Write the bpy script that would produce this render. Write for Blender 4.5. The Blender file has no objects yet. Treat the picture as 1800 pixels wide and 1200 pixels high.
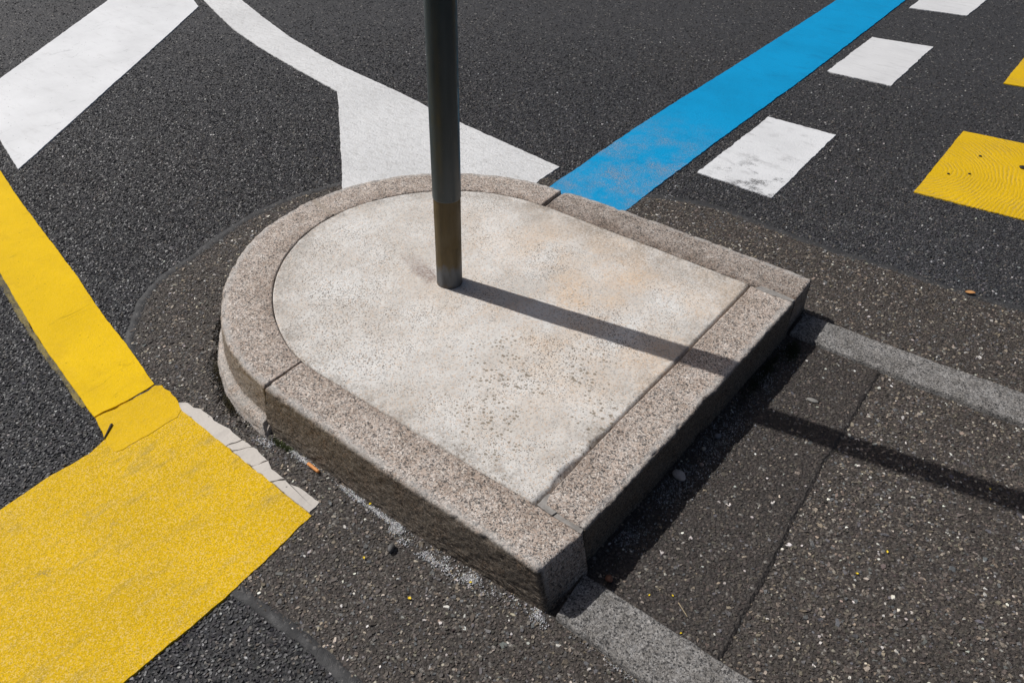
import bpy, math
import numpy as np
from mathutils import Matrix

rng = np.random.default_rng(7)
S = bpy.context.scene
COL = S.collection

# ------------------------------------------------------------------ camera
CAM = np.array([1.4245, -1.5713, 1.5958])
cd = bpy.data.cameras.new('camera')
cam = bpy.data.objects.new('camera', cd)
COL.objects.link(cam)
cd.sensor_width = 36.0
cd.lens = 28.79
cd.clip_start = 0.05
cd.clip_end = 2000
cam.location = CAM.tolist()
cam.rotation_mode = 'XYZ'
CAM_ROT = (math.radians(50.964), math.radians(-1.179), math.radians(37.961))
cam.rotation_euler = CAM_ROT
S.camera = cam

# ------------------------------------------------------------------ light
SUN_AZ = math.radians(11.5)      # direction the shadows run on the ground
SUN_EL = math.radians(50.0)
w = bpy.data.worlds.new('World')
S.world = w
w.use_nodes = True
wn = w.node_tree
sky = wn.nodes.new('ShaderNodeTexSky')
sky.sky_type = 'NISHITA'
sky.sun_disc = False
sky.sun_elevation = SUN_EL
sky.sun_rotation = math.radians(258.5)
sky.air_density = 0.7
sky.dust_density = 3.5
sky.ozone_density = 0.5
bg = wn.nodes['Background']
bg.inputs[1].default_value = 0.051
wn.links.new(sky.outputs[0], bg.inputs[0])

sd = bpy.data.lights.new('sun', 'SUN')
sun = bpy.data.objects.new('sun', sd)
COL.objects.link(sun)
sd.energy = 3.55
sd.angle = math.radians(0.53)
sd.color = (1.0, 0.985, 0.965)
ldir = np.array([math.cos(SUN_AZ) * math.cos(SUN_EL), math.sin(SUN_AZ) * math.cos(SUN_EL), -math.sin(SUN_EL)])
from mathutils import Vector
sun.rotation_euler = Vector(ldir.tolist()).to_track_quat('-Z', 'Y').to_euler()
sun.location = (-4, -1, 6)

vs = S.view_settings
vs.view_transform = 'Standard'
vs.look = 'None'
vs.exposure = 0.0
vs.gamma = 1.0
vs.use_curve_mapping = False

TOP = 0.135          # height of the island above the road


# ------------------------------------------------------------------ helpers
def tag(o, label=None, cat=None, group=None, kind=None):
    if label: o['label'] = label
    if cat: o['category'] = cat
    if group: o['group'] = group
    if kind: o['kind'] = kind
    return o


def empty(name, loc):
    o = bpy.data.objects.new(name, None)
    o.location = loc
    o.empty_display_size = 0.05
    COL.objects.link(o)
    return o


def link_mesh(name, me, mat, parent=None, smooth=False):
    if mat is not None:
        me.materials.append(mat)
    me.polygons.foreach_set('use_smooth', np.full(len(me.polygons), smooth, dtype=bool))
    me.update()
    o = bpy.data.objects.new(name, me)
    COL.objects.link(o)
    if parent is not None:
        o.parent = parent
        o.matrix_parent_inverse = Matrix.Identity(4)
        if any(abs(c) > 1e-9 for c in parent.location):
            o.location = [-c for c in parent.location]
            o.location = (-parent.location[0], -parent.location[1], -parent.location[2])
    return o


def raw_mesh(name, verts, loops, starts, totals):
    me = bpy.data.meshes.new(name)
    me.vertices.add(len(verts))
    me.vertices.foreach_set('co', np.asarray(verts, np.float32).ravel())
    me.loops.add(len(loops))
    me.loops.foreach_set('vertex_index', np.asarray(loops, np.int32))
    me.polygons.add(len(starts))
    me.polygons.foreach_set('loop_start', np.asarray(starts, np.int32))
    me.polygons.foreach_set('loop_total', np.asarray(totals, np.int32))
    me.update(calc_edges=True)
    return me


def faces_mesh(name, verts, faces):
    tot = np.array([len(f) for f in faces])
    loops = np.concatenate([np.asarray(f) for f in faces])
    st = np.concatenate([[0], np.cumsum(tot)[:-1]])
    return raw_mesh(name, verts, loops, st, tot)


def vattr(me, name, vals):
    a = me.attributes.new(name, 'FLOAT', 'POINT')
    a.data.foreach_set('value', np.asarray(vals, np.float32))


def hash3(i, j, k, seed):
    n = (i * 374761393 + j * 668265263 + k * 2147483647 + seed * 1274126177) & 0xFFFFFFFF
    n = ((n ^ (n >> 13)) * 1274126177) & 0xFFFFFFFF
    n = n ^ (n >> 16)
    return (n & 0xFFFFFF) / float(0xFFFFFF)


def vnoise(P, scale, seed=0, octaves=3, gain=0.5):
    """value noise in about -1..1 at the points P (n,3)"""
    P = np.asarray(P, float)
    if P.shape[1] == 2:
        P = np.column_stack([P, np.zeros(len(P))])
    out = np.zeros(len(P)); amp = 1.0; tot = 0.0
    for o in range(octaves):
        q = P * scale * (2.03 ** o) + 17.3 * o + 1000.0
        i = np.floor(q).astype(np.int64); f = q - i
        f = f * f * (3 - 2 * f)
        v = 0
        for dx in (0, 1):
            wx = f[:, 0] if dx else 1 - f[:, 0]
            for dy in (0, 1):
                wy = f[:, 1] if dy else 1 - f[:, 1]
                for dz in (0, 1):
                    wz = f[:, 2] if dz else 1 - f[:, 2]
                    v = v + wx * wy * wz * hash3(i[:, 0] + dx, i[:, 1] + dy, i[:, 2] + dz, seed + o * 31)
        out += amp * (v * 2 - 1); tot += amp; amp *= gain
    return out / tot


def smooth01(x):
    x = np.clip(x, 0, 1)
    return x * x * (3 - 2 * x)


def inside(pts, poly):
    x, y = pts[:, 0], pts[:, 1]
    poly = np.asarray(poly)
    c = np.zeros(len(pts), bool)
    n = len(poly)
    for i in range(n):
        x1, y1 = poly[i]; x2, y2 = poly[(i + 1) % n]
        if y1 == y2: continue
        m = ((y1 > y) != (y2 > y)) & (x < (x2 - x1) * (y - y1) / (y2 - y1) + x1)
        c ^= m
    return c


def dist_line(pts, line):
    d = np.full(len(pts), 1e9)
    line = np.asarray(line, float)
    for a, b in zip(line[:-1], line[1:]):
        ab = b - a
        t = np.clip(((pts - a) @ ab) / (ab @ ab), 0, 1)
        q = a + t[:, None] * ab
        d = np.minimum(d, np.hypot(pts[:, 0] - q[:, 0], pts[:, 1] - q[:, 1]))
    return d


def densify(poly, step, closed=True):
    poly = np.asarray(poly, float)
    out = []
    n = len(poly)
    for i in range(n if closed else n - 1):
        a = poly[i]; b = poly[(i + 1) % n]
        k = max(1, int(np.linalg.norm(b - a) / step))
        for t in range(k):
            out.append(a + (b - a) * t / k)
    if not closed: out.append(poly[-1])
    return np.array(out)


def area2(p):
    x, y = p[:, 0], p[:, 1]
    return np.sum(x * np.roll(y, -1) - np.roll(x, -1) * y)


def outline_normals(p):
    t = np.roll(p, -1, 0) - np.roll(p, 1, 0)
    t /= np.linalg.norm(t, axis=1)[:, None] + 1e-12
    return np.column_stack([t[:, 1], -t[:, 0]])


def slab(name, poly, z_top, mat, z_bot=0.0, jitter=0.002, step=0.012, seed=0, bevel=0.0015, parent=None, fray=0.0):
    """a thin sheet with an uneven outline, its edge falling to the road"""
    p = densify(poly, step)
    if area2(p) < 0: p = p[::-1]
    nrm = outline_normals(p)
    j = vnoise(p, 60, seed, 3) * jitter + vnoise(p, 9, seed + 5, 2) * jitter * 0.8
    if fray > 0:
        j -= np.clip(vnoise(p, 28, seed + 9, 3) - 0.15, 0, 1) * fray
    p = p + nrm * j[:, None]
    n = len(p)
    top = np.column_stack([p, np.full(n, z_top)])
    mid = np.column_stack([p + nrm * bevel * 0.6, np.full(n, z_top - min(bevel, (z_top - z_bot) * 0.5))])
    low = np.column_stack([p + nrm * bevel, np.full(n, z_bot)])
    V = np.vstack([top, mid, low])
    F = [list(range(n))]
    for i in range(n):
        k = (i + 1) % n
        F.append([i, i + n, k + n, k])
        F.append([i + n, i + 2 * n, k + 2 * n, k + n])
    me = faces_mesh(name, V, F)
    return link_mesh(name, me, mat, parent)


# ------------------------------------------------------------------ node helpers
class NT:
    def __init__(self, name, rough=0.8, spec=0.5):
        self.m = bpy.data.materials.new(name)
        self.m.use_nodes = True
        self.t = self.m.node_tree
        self.b = self.t.nodes['Principled BSDF']
        self.b.inputs['Roughness'].default_value = rough
        self.b.inputs['Specular IOR Level'].default_value = spec
        self.pos = self.t.nodes.new('ShaderNodeNewGeometry').outputs['Position']

    def put(self, sock, v):
        if isinstance(v, bpy.types.NodeSocket): self.t.links.new(v, sock)
        elif isinstance(v, (tuple, list)):
            v = tuple(v)
            if sock.type == 'RGBA' and len(v) == 3: v = v + (1.0,)
            sock.default_value = v
        else: sock.default_value = v

    def n(self, kind, **kw):
        nd = self.t.nodes.new(kind)
        for k, v in kw.items(): setattr(nd, k, v)
        return nd

    def scale(self, vec, s, loc=(0, 0, 0), rot=(0, 0, 0)):
        nd = self.n('ShaderNodeMapping')
        self.put(nd.inputs[0], vec); nd.inputs[1].default_value = loc
        nd.inputs[2].default_value = rot; nd.inputs[3].default_value = s
        return nd.outputs[0]

    def noise(self, s, detail=3, rough=0.55, vec=None, dist=0.0):
        nd = self.n('ShaderNodeTexNoise')
        self.put(nd.inputs['Vector'], vec or self.pos)
        nd.inputs['Scale'].default_value = s; nd.inputs['Detail'].default_value = detail
        nd.inputs['Roughness'].default_value = rough; nd.inputs['Distortion'].default_value = dist
        return nd.outputs[0]

    def vor(self, s, feature='F1', vec=None, rnd=1.0, out='Distance'):
        nd = self.n('ShaderNodeTexVoronoi', feature=feature)
        self.put(nd.inputs['Vector'], vec or self.pos)
        nd.inputs['Scale'].default_value = s
        nd.inputs['Randomness'].default_value = rnd
        return nd.outputs[out] if out else nd

    def sep(self, c, k=0):
        nd = self.n('ShaderNodeSeparateColor'); self.put(nd.inputs[0], c)
        return nd.outputs[k]

    def xyz(self, c, k=0):
        nd = self.n('ShaderNodeSeparateXYZ'); self.put(nd.inputs[0], c)
        return nd.outputs[k]

    def ramp(self, fac, stops, interp='LINEAR'):
        nd = self.n('ShaderNodeValToRGB'); cr = nd.color_ramp; cr.interpolation = interp
        while len(cr.elements) < len(stops): cr.elements.new(0.5)
        for e, (p, c) in zip(cr.elements, stops):
            e.position = p
            e.color = (c, c, c, 1) if not isinstance(c, (tuple, list)) else tuple(c) + (1,)
        self.put(nd.inputs[0], fac)
        return nd.outputs[0]

    def mr(self, v, a, b, c=0.0, d=1.0, smooth=True):
        nd = self.n('ShaderNodeMapRange', interpolation_type='SMOOTHSTEP' if smooth else 'LINEAR')
        self.put(nd.inputs[0], v)
        for i, x in enumerate((a, b, c, d)): nd.inputs[1 + i].default_value = x
        return nd.outputs[0]

    def mix(self, fac, a, b, mode='MIX'):
        nd = self.n('ShaderNodeMix', data_type='RGBA', blend_type=mode)
        self.put(nd.inputs[0], fac); self.put(nd.inputs[6], a); self.put(nd.inputs[7], b)
        return nd.outputs[2]

    def math(self, op, a, b=0.0, c=0.0, clamp=False):
        nd = self.n('ShaderNodeMath', operation=op, use_clamp=clamp)
        self.put(nd.inputs[0], a); self.put(nd.inputs[1], b)
        if op in ('MULTIPLY_ADD', 'SMOOTH_MIN'): self.put(nd.inputs[2], c)
        return nd.outputs[0]

    def dist(self, vec, p):
        nd = self.n('ShaderNodeVectorMath', operation='DISTANCE')
        self.put(nd.inputs[0], vec); nd.inputs[1].default_value = p
        return nd.outputs['Value']

    def attr(self, name, out='Fac'):
        nd = self.n('ShaderNodeAttribute'); nd.attribute_name = name
        return nd.outputs[out]

    def bump(self, h, strength=1.0, distance=0.002, normal=None):
        nd = self.n('ShaderNodeBump')
        nd.inputs['Strength'].default_value = strength
        nd.inputs['Distance'].default_value = distance
        self.put(nd.inputs['Height'], h)
        if normal is not None: self.put(nd.inputs['Normal'], normal)
        return nd.outputs[0]

    def done(self, col, normal=None, rough=None):
        self.put(self.b.inputs['Base Color'], col)
        if normal is not None: self.put(self.b.inputs['Normal'], normal)
        if rough is not None: self.put(self.b.inputs['Roughness'], rough)
        return self.m


# ------------------------------------------------------------------ materials
def mat_asphalt(name, dark, light, brown, speck):
    n = NT(name, 0.72, 0.4)
    cell = n.vor(120, out=None)
    rc = n.sep(cell.outputs['Color'], 0)
    rc2 = n.sep(cell.outputs['Color'], 1)
    base = n.mix(n.mr(rc, 0, 1), dark, light)
    base = n.mix(n.mr(n.noise(2.2, 4, 0.6), 0.35, 0.7, 0, 0.6), base, brown)
    base = n.mix(n.mr(rc2, 0.965 - speck, 0.985, 0, 0.75), base, (0.30, 0.28, 0.25))
    gap = n.mr(cell.outputs['Distance'], 0.35, 0.75)
    base = n.mix(n.math('MULTIPLY', gap, 0.5), base, (0.018, 0.017, 0.016))
    fine = n.noise(700, 3, 0.7)
    base = n.mix(0.6, base, n.mix(n.mr(fine, 0.3, 0.7), (0.0, 0.0, 0.0), (1, 1, 1)), 'SOFT_LIGHT')
    h = n.math('ADD', n.math('MULTIPLY', n.math('SUBTRACT', 1.0, cell.outputs['Distance']), 1.0),
               n.math('MULTIPLY', n.math('ADD', fine, n.math('MULTIPLY', rc, 0.8)), 0.35))
    return n.done(base, n.bump(h, 1.0, 0.0035), n.mr(fine, 0.3, 0.8, 0.55, 0.85))


def mat_stones(name, rough=0.55):
    n = NT(name, rough, 0.45)
    c = n.attr('col', 'Color')
    f = n.noise(700, 0, 0.5)
    c = n.mix(0.5, c, n.mix(n.mr(f, 0.3, 0.7), (0.1, 0.1, 0.1), (0.9, 0.9, 0.9)), 'SOFT_LIGHT')
    return n.done(c, None, n.mr(f, 0.3, 0.7, rough - 0.12, rough + 0.2))


def mat_bitumen():
    n = NT('seam_bitumen', 0.5, 0.45)
    c = n.mix(n.mr(n.noise(22, 5, 0.7), 0.3, 0.7), (0.024, 0.024, 0.025), (0.050, 0.049, 0.049))
    s = n.vor(160, out=None)
    c = n.mix(n.mr(n.sep(s.outputs['Color']), 0.93, 0.97, 0, 0.5), c, (0.16, 0.15, 0.14))
    hh = n.math('ADD', n.noise(90, 4, 0.65), n.math('MULTIPLY', n.noise(400, 3, 0.6), 0.5))
    return n.done(c, n.bump(hh, 0.8, 0.003), n.mr(n.noise(30, 3), 0.3, 0.7, 0.55, 0.8))


def mat_granite(name, tints, edge=True, dirt=0.5, side_dirt_shade=0.75, face_shade=1.0):
    n = NT(name, 0.78, 0.4)
    big = n.vor(250, out=None)
    r = n.sep(big.outputs['Color'], 0)
    c = n.ramp(r, [(0.0, tints[0]), (0.15, tints[1]), (0.42, tints[2]), (0.72, tints[3]), (0.9, tints[4])], 'CONSTANT')
    sm = n.vor(430, out=None)
    r2 = n.sep(sm.outputs['Color'], 1)
    c = n.mix(n.mr(r2, 0.80, 0.86, 0, 0.75), c, tints[0])
    c = n.mix(n.mr(r2, 0.20, 0.14, 0, 0.6), c, tints[4])
    clump = n.noise(26, 4, 0.6)
    c = n.mix(0.55, c, n.mix(n.mr(clump, 0.3, 0.7), (0.25, 0.24, 0.23), (0.75, 0.75, 0.76)), 'SOFT_LIGHT')
    if edge:
        a = n.attr('across')             # 0 outer arris .. 1 inner edge
        sd_ = n.attr('side')             # 1 on the outer face
        inner = n.math('MULTIPLY', n.mr(a, 0.50, 1.0), n.mr(n.noise(7, 4, 0.65), 0.30, 0.62, 0.15, 1))
        c = n.mix(n.math('MULTIPLY', inner, dirt), c, n.mix(0.75, c, (0.40, 0.31, 0.24), 'MULTIPLY'))
        worn = n.math('MULTIPLY', n.mr(a, 0.16, 0.02), n.mr(n.noise(22, 3, 0.6), 0.32, 0.58, 0.1, 1))
        c = n.mix(n.math('MULTIPLY', worn, 0.55), c, (0.50, 0.485, 0.46))
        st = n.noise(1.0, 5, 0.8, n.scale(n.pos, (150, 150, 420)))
        sc = n.mix(n.mr(st, 0.40, 0.66), tuple(x * face_shade for x in (0.20, 0.165, 0.125)), tuple(x * (0.4 + 0.6 * face_shade) for x in (0.80, 0.72, 0.62)))  # streaked brown face dirt, with extra shade multiplied into its colour
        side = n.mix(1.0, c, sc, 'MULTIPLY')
        side = n.mix(n.mr(n.sep(sm.outputs['Color'], 2), 0.84, 0.90, 0, 0.42), side, tuple(0.33 * (0.3 + 0.7 * face_shade) * k for k in (1, 0.9, 0.78)))
        c = n.mix(n.math('MULTIPLY', sd_, side_dirt_shade), c, side)
    h = n.math('ADD', n.noise(150, 4, 0.7), n.math('MULTIPLY', n.noise(520, 3, 0.65), 0.55))
    h = n.math('ADD', h, n.math('MULTIPLY', r, 0.18))
    return n.done(c, n.bump(h, 0.9, 0.0030), n.mr(r2, 0, 1, 0.6, 0.9))


def mat_concrete():
    n = NT('island_concrete', 0.85, 0.3)
    p = n.pos
    c = n.mix(n.mr(n.noise(6, 5, 0.6), 0.35, 0.68), (0.60, 0.56, 0.51), (0.725, 0.705, 0.67))
    # sandy and orange lichen stains
    gm = n.mr(n.noise(120, 4, 0.85), 0.38, 0.62, 0.25, 1.0)
    o = n.math('MULTIPLY', n.mr(n.noise(4.2, 6, 0.72, n.scale(p, (1, 1, 1), (3.1, 0.4, 0))), 0.38, 0.66),
               n.mr(n.dist(p, (0.45, 0.22, TOP)), 0.85, 0.10))
    c = n.mix(n.math('MULTIPLY', n.math('MULTIPLY', o, gm), 0.95), c, (0.69, 0.50, 0.33))
    # sand grain colours
    g = n.vor(250, out=None)
    gr = n.sep(g.outputs['Color'], 0)
    c = n.mix(n.mr(gr, 0.82, 0.88, 0, 0.42), c, (0.58, 0.40, 0.26))
    c = n.mix(n.mr(gr, 0.15, 0.10, 0, 0.42), c, (0.26, 0.24, 0.22))
    # dark pits
    dens = n.mr(n.noise(5.0, 4, 0.6, n.scale(p, (1, 1, 1), (9, 2, 0))), 0.34, 0.66, 0.35, 1.1)
    for s, r0, r1 in ((115, 0.16, 0.30), (180, 0.15, 0.34), (270, 0.15, 0.36)):
        v = n.vor(s, out=None)
        rad = n.math('MULTIPLY', n.mr(n.sep(v.outputs['Color'], 2), 0.50, 1.0, 0.0, r1), dens)
        m = n.math('GREATER_THAN', rad, n.math('ADD', v.outputs['Distance'], n.math('MULTIPLY', n.math('SUBTRACT', n.noise(s * 2.2, 2), 0.5), 0.22)))
        c = n.mix(n.math('MULTIPLY', m, 0.9), c, (0.105, 0.078, 0.055))
    # brown moss freckles, thickest in the near half
    v = n.vor(92, out=None)
    md = n.math('MULTIPLY', n.mr(n.noise(5.5, 4, 0.6, n.scale(p, (1, 1, 1), (1.7, 5, 0))), 0.38, 0.58),
                n.mr(n.dist(p, (0.56, -0.20, TOP)), 0.70, 0.12))
    rad = n.math('MULTIPLY', n.mr(n.sep(v.outputs['Color'], 1), 0.0, 1.0, 0.05, 0.50), md)
    rag = n.math('ADD', v.outputs['Distance'], n.math('MULTIPLY', n.math('SUBTRACT', n.noise(240, 3, 0.7), 0.5), 0.32))
    c = n.mix(n.math('MULTIPLY', n.mr(n.math('SUBTRACT', rad, rag), -0.03, 0.06), 0.72), c, (0.17, 0.135, 0.085))
    # dirt along the rim
    e = n.attr('rim')
    d = n.math('MULTIPLY', n.mr(e, 0.10, 0.0), n.mr(n.noise(13, 6, 0.8), 0.42, 0.60))
    c = n.mix(n.math('MULTIPLY', n.math('MULTIPLY', d, gm), 0.74), c, (0.21, 0.175, 0.14))
    back = n.math('MULTIPLY', n.mr(n.xyz(p, 1), 0.34, 0.54), n.mr(n.noise(8, 5, 0.7), 0.34, 0.62))
    c = n.mix(n.math('MULTIPLY', n.math('MULTIPLY', back, gm), 0.74), c, (0.27, 0.225, 0.18))
    # reddish wet mark running from the foot of the post
    q = n.scale(p, (1, 1, 1), (0, 0, 0))
    warp = n.math('MULTIPLY', n.math('SUBTRACT', n.noise(16, 4, 0.6), 0.5), 0.075)
    rx = n.xyz(q, 0); ry = n.xyz(q, 1)
    # along the segment (-0.03,-0.05) -> (-0.24,0.015)
    ax = n.math('ADD', n.math('MULTIPLY', n.math('ADD', rx, 0.03), -0.955), n.math('MULTIPLY', n.math('ADD', ry, 0.05), 0.296))
    ay = n.math('ABSOLUTE', n.math('ADD', n.math('ADD', n.math('MULTIPLY', n.math('ADD', rx, 0.03), 0.296),
                                             n.math('MULTIPLY', n.math('ADD', ry, 0.05), 0.955)), warp))
    m = n.math('MULTIPLY', n.mr(ay, 0.040, 0.010), n.math('MULTIPLY', n.mr(ax, -0.02, 0.02), n.mr(ax, 0.22, 0.05)))
    c = n.mix(n.math('MULTIPLY', n.math('MULTIPLY', m, gm), 0.85), c, (0.20, 0.135, 0.115))
    h = n.math('ADD', n.noise(60, 4, 0.7), n.math('MULTIPLY', n.noise(420, 3, 0.7), 0.6))
    h = n.math('ADD', h, n.math('MULTIPLY', gr, 0.2))
    return n.done(c, n.bump(h, 0.75, 0.0022), 0.85)


def paint(name, col, dirt, rough=0.55, tex=0.35, beads=0.0, dirt_amt=0.35, streak=None, wear=None, wear_col=(0.07, 0.066, 0.062),
          wrinkle=0.0, pits=0.5, spec=0.4, thr=0.50):
    n = NT(name, rough, spec)
    p = n.pos
    c = n.mix(n.mr(n.noise(3.0, 5, 0.62), 0.3, 0.75, 0, 1), col, tuple(x * 0.86 for x in col))
    v = p if streak is None else n.scale(p, streak[0], (0, 0, 0), (0, 0, streak[1]))
    d = n.mr(n.noise(7.0, 6, 0.68, v), thr, thr + 0.28, 0, dirt_amt)
    c = n.mix(d, c, dirt)
    sp = n.vor(95, out=None)
    m = n.math('GREATER_THAN', n.mr(n.sep(sp.outputs['Color'], 1), 0.90, 1.0, 0.0, 0.26), sp.outputs['Distance'])
    c = n.mix(n.math('MULTIPLY', m, pits), c, tuple(x * 0.25 for x in dirt))
    h = n.math('MULTIPLY', n.math('SUBTRACT', 1.0, n.vor(105, 'SMOOTH_F1')), tex)
    h = n.math('ADD', h, n.math('MULTIPLY', n.noise(260, 4, 0.7, v), tex * 0.8))
    if beads > 0:
        b = n.vor(430, out=None)
        br = n.sep(b.outputs['Color'], 0)
        c = n.mix(n.mr(br, 0.74, 0.80, 0, beads), c, tuple(min(1, x * 0.75 + 0.22) for x in col))
        c = n.mix(n.mr(br, 0.26, 0.20, 0, beads), c, tuple(x * 0.55 for x in col))
        h = n.math('ADD', h, n.math('MULTIPLY', br, 0.35))
    if wrinkle > 0:
        wv = n.noise(1.0, 3, 0.5, n.scale(p, (9.0, 2.2, 1), (0, 0, 0), (0, 0, math.radians(13))), 0.8)
        h = n.math('ADD', h, n.math('MULTIPLY', wv, wrinkle))
        cr = n.math('ABSOLUTE', n.math('SUBTRACT', n.noise(1.0, 4, 0.55, n.scale(p, (5.5, 1.1, 1), (4, 1, 0), (0, 0, math.radians(13))), 0.4), 0.5))
        c = n.mix(n.math('MULTIPLY', n.mr(cr, 0.005, 0.001, 0, 0.4), n.mr(n.noise(6, 2), 0.48, 0.62)), c, tuple(x * 0.45 for x in col))
    if wear is not None:
        a, b2, s, pt, rad = wear
        wm = n.mr(n.noise(s, 6, 0.75), a, b2)
        fine = n.mr(n.noise(240, 3, 0.8), 0.44, 0.58)
        wm = n.math('MULTIPLY', wm, fine)
        if pt is not None:
            wm = n.math('MULTIPLY', wm, n.mr(n.dist(p, pt), rad, rad * 0.2))
        c = n.mix(wm, c, wear_col)
        h = n.math('SUBTRACT', h, n.math('MULTIPLY', wm, 0.5))
    return n, c, h


def paint_mat(*a, **k):
    n, c, h = paint(*a, **k)
    return n.done(c, n.bump(h, 0.8, 0.0024))


def plain(name, col, col2, s=60, rough=0.6, bump=0.5, metal=0.0):
    n = NT(name, rough, 0.4)
    n.b.inputs['Metallic'].default_value = metal
    c = n.mix(n.mr(n.noise(s, 4, 0.65), 0.3, 0.7), col, col2)
    return n.done(c, n.bump(n.noise(s * 4, 3, 0.6), bump, 0.001))


M_ASPH = mat_asphalt('road_asphalt', (0.030, 0.030, 0.033), (0.060, 0.059, 0.062), (0.047, 0.045, 0.045), 0.0)
M_PATCH = mat_asphalt('patch_asphalt', (0.046, 0.038, 0.033), (0.090, 0.076, 0.065), (0.076, 0.063, 0.054), 0.03)
M_EPATCH = mat_asphalt('smooth_patch_asphalt', (0.042, 0.035, 0.031), (0.068, 0.057, 0.050), (0.060, 0.050, 0.043), 0.0)
M_STONE = mat_stones('aggregate_dark', 0.52)
M_STONE2 = mat_stones('aggregate_worn', 0.66)
M_BIT = mat_bitumen()
G_WARM = [(0.12, 0.108, 0.098), (0.37, 0.30, 0.25), (0.545, 0.44, 0.365), (0.465, 0.415, 0.368), (0.73, 0.655, 0.58)]
G_GREY = [(0.055, 0.053, 0.051), (0.165, 0.156, 0.145), (0.25, 0.236, 0.218), (0.21, 0.205, 0.198), (0.37, 0.352, 0.33)]
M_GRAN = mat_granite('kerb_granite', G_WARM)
M_GRAN_L = mat_granite('kerb_granite_dirt_shade', G_WARM, side_dirt_shade=1.0, face_shade=0.55)  # real face dirt, deepened in colour to stand in for weaker grazing sun
M_GRAN_E = mat_granite('kerb_granite_end', G_WARM, side_dirt_shade=1.0, face_shade=0.6)  # outer face lies in shade; that shade is painted in over its dirt
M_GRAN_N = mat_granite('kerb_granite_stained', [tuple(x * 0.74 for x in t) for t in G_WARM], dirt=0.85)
M_STRIP = mat_granite('strip_granite', G_GREY, edge=False)
M_CONC = mat_concrete()
M_MORTAR = plain('mortar', (0.20, 0.185, 0.17), (0.33, 0.31, 0.285), 40, 0.85, 0.7)

# ------------------------------------------------------------------ outlines on the road (metres)
WHITE_BAND = [(-4.26, 1.7932), (-3.2124, 1.3302), (-2.9151, 0.9163), (-2.6785, 0.5808), (-2.4747, 0.2872), (-2.2526, -0.0224), (-1.9885, -0.4012), (-2.8464, -0.1709), (-2.9786, 0.0124), (-3.732, 1.0599)]
WHITE_CURVE = [(-4.0636, 1.7957), (-3.3112, 1.4382), (-3.0589, 1.3365), (-2.7312, 1.2189), (-2.4071, 1.1339), (-2.0142, 1.0545), (-1.6139, 0.9854), (-1.4666, 0.8605), (-1.2653, 0.6812), (-1.0285, 0.4715), (-0.7, 0.175), (-0.30, 0.62), (-0.29, 0.74), (-0.3115, 0.8885), (-0.3189, 1.0391), (-0.9054, 1.0998), (-1.1313, 1.1318), (-1.3847, 1.1743), (-1.61, 1.2014), (-1.8434, 1.2246), (-2.0272, 1.2604), (-2.3811, 1.3382), (-2.7871, 1.4657), (-3.1437, 1.5888), (-3.9166, 1.9307)]
BLUE_LINE = [(-0.2519, 0.901), (-0.2549, 0.9491), (-0.2537, 1.0876), (-0.2636, 1.2595), (-0.2759, 1.6227), (-0.28, 2.0357), (-0.2772, 2.4944), (-0.2812, 3.1791), (-0.293, 4.1518), (-0.3188, 6.1394), (0.0133, 6.4492), (0.0512, 4.4613), (0.0688, 3.5009), (0.079, 2.6379), (0.0788, 2.129), (0.0776, 1.6596), (0.0822, 1.3654), (0.0819, 1.1389), (0.09, 0.9193), (0.10, 0.70), (-0.23, 0.67)]
DASHES = [[(0.1512, 1.377), (0.1426, 2.0977), (0.4662, 2.1135), (0.4835, 1.3734)],
          [(0.1352, 2.8537), (0.1355, 3.5598), (0.461, 3.6319), (0.4636, 2.8808)],
          [(0.1236, 4.2868), (0.1238, 5.06), (0.47, 5.13), (0.4537, 4.369)]]
BAR_NEAR = [(0.9129, 1.7958), (0.9091, 2.5476), (1.1615, 2.5905), (1.7063, 2.6859), (1.7861, 1.9088), (1.3176, 1.8478)]
BAR_FAR = [(0.9092, 3.3075), (0.9081, 3.7965), (0.91, 4.15), (1.50, 4.25), (1.52, 3.45), (1.006, 3.3308)]
YELLOW_LINE = [(-1.761, -0.715), (-2.605, -0.325), (-2.04, -0.452), (-1.797, -0.51), (-1.484, -0.578), (-1.118, -0.653), (-0.859, -0.716), (-0.651, -0.756), (-0.429, -0.806), (-0.426, -0.832), (-0.428, -0.879), (-0.43, -0.925), (-0.439, -0.959), (-0.438, -0.985), (-0.496, -0.976), (-0.902, -0.902), (-1.327, -0.805)]
YELLOW_PATCH = [(-0.43, -0.986), (-0.43, -0.961), (-0.421, -0.927), (-0.419, -0.881), (-0.417, -0.834), (-0.42, -0.809), (-0.406, -0.797), (-0.363, -0.799), (-0.319, -0.805), (-0.279, -0.82), (-0.264, -0.845), (-0.265, -0.866), (-0.262, -0.92), (-0.267, -0.959), (-0.269, -1.008), (-0.274, -1.023), (-0.318, -1.019), (-0.351, -1.008)]
YELLOW_GHOST = [(-1.4319, -0.8109), (-1.3266, -0.8045), (-0.902, -0.9016), (-0.4956, -0.9763), (-0.4978, -0.9868), (-0.8716, -0.9265), (-0.9693, -0.9061), (-1.2546, -0.8402), (-1.3632, -0.8438)]
YELLOW_BLOCK = [(-0.2801, -0.821), (0.0089, -0.8319), (0.2793, -0.8423), (0.2933, -0.9803), (0.3058, -1.1044), (0.3067, -1.2401), (0.3091, -1.3609), (0.3134, -1.6156), (-0.2871, -1.6254), (-0.3029, -1.4419), (-0.3154, -1.3046), (-0.3261, -1.1805), (-0.3219, -1.0694), (-0.3367, -1.0156), (-0.3047, -0.9266)]
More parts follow.
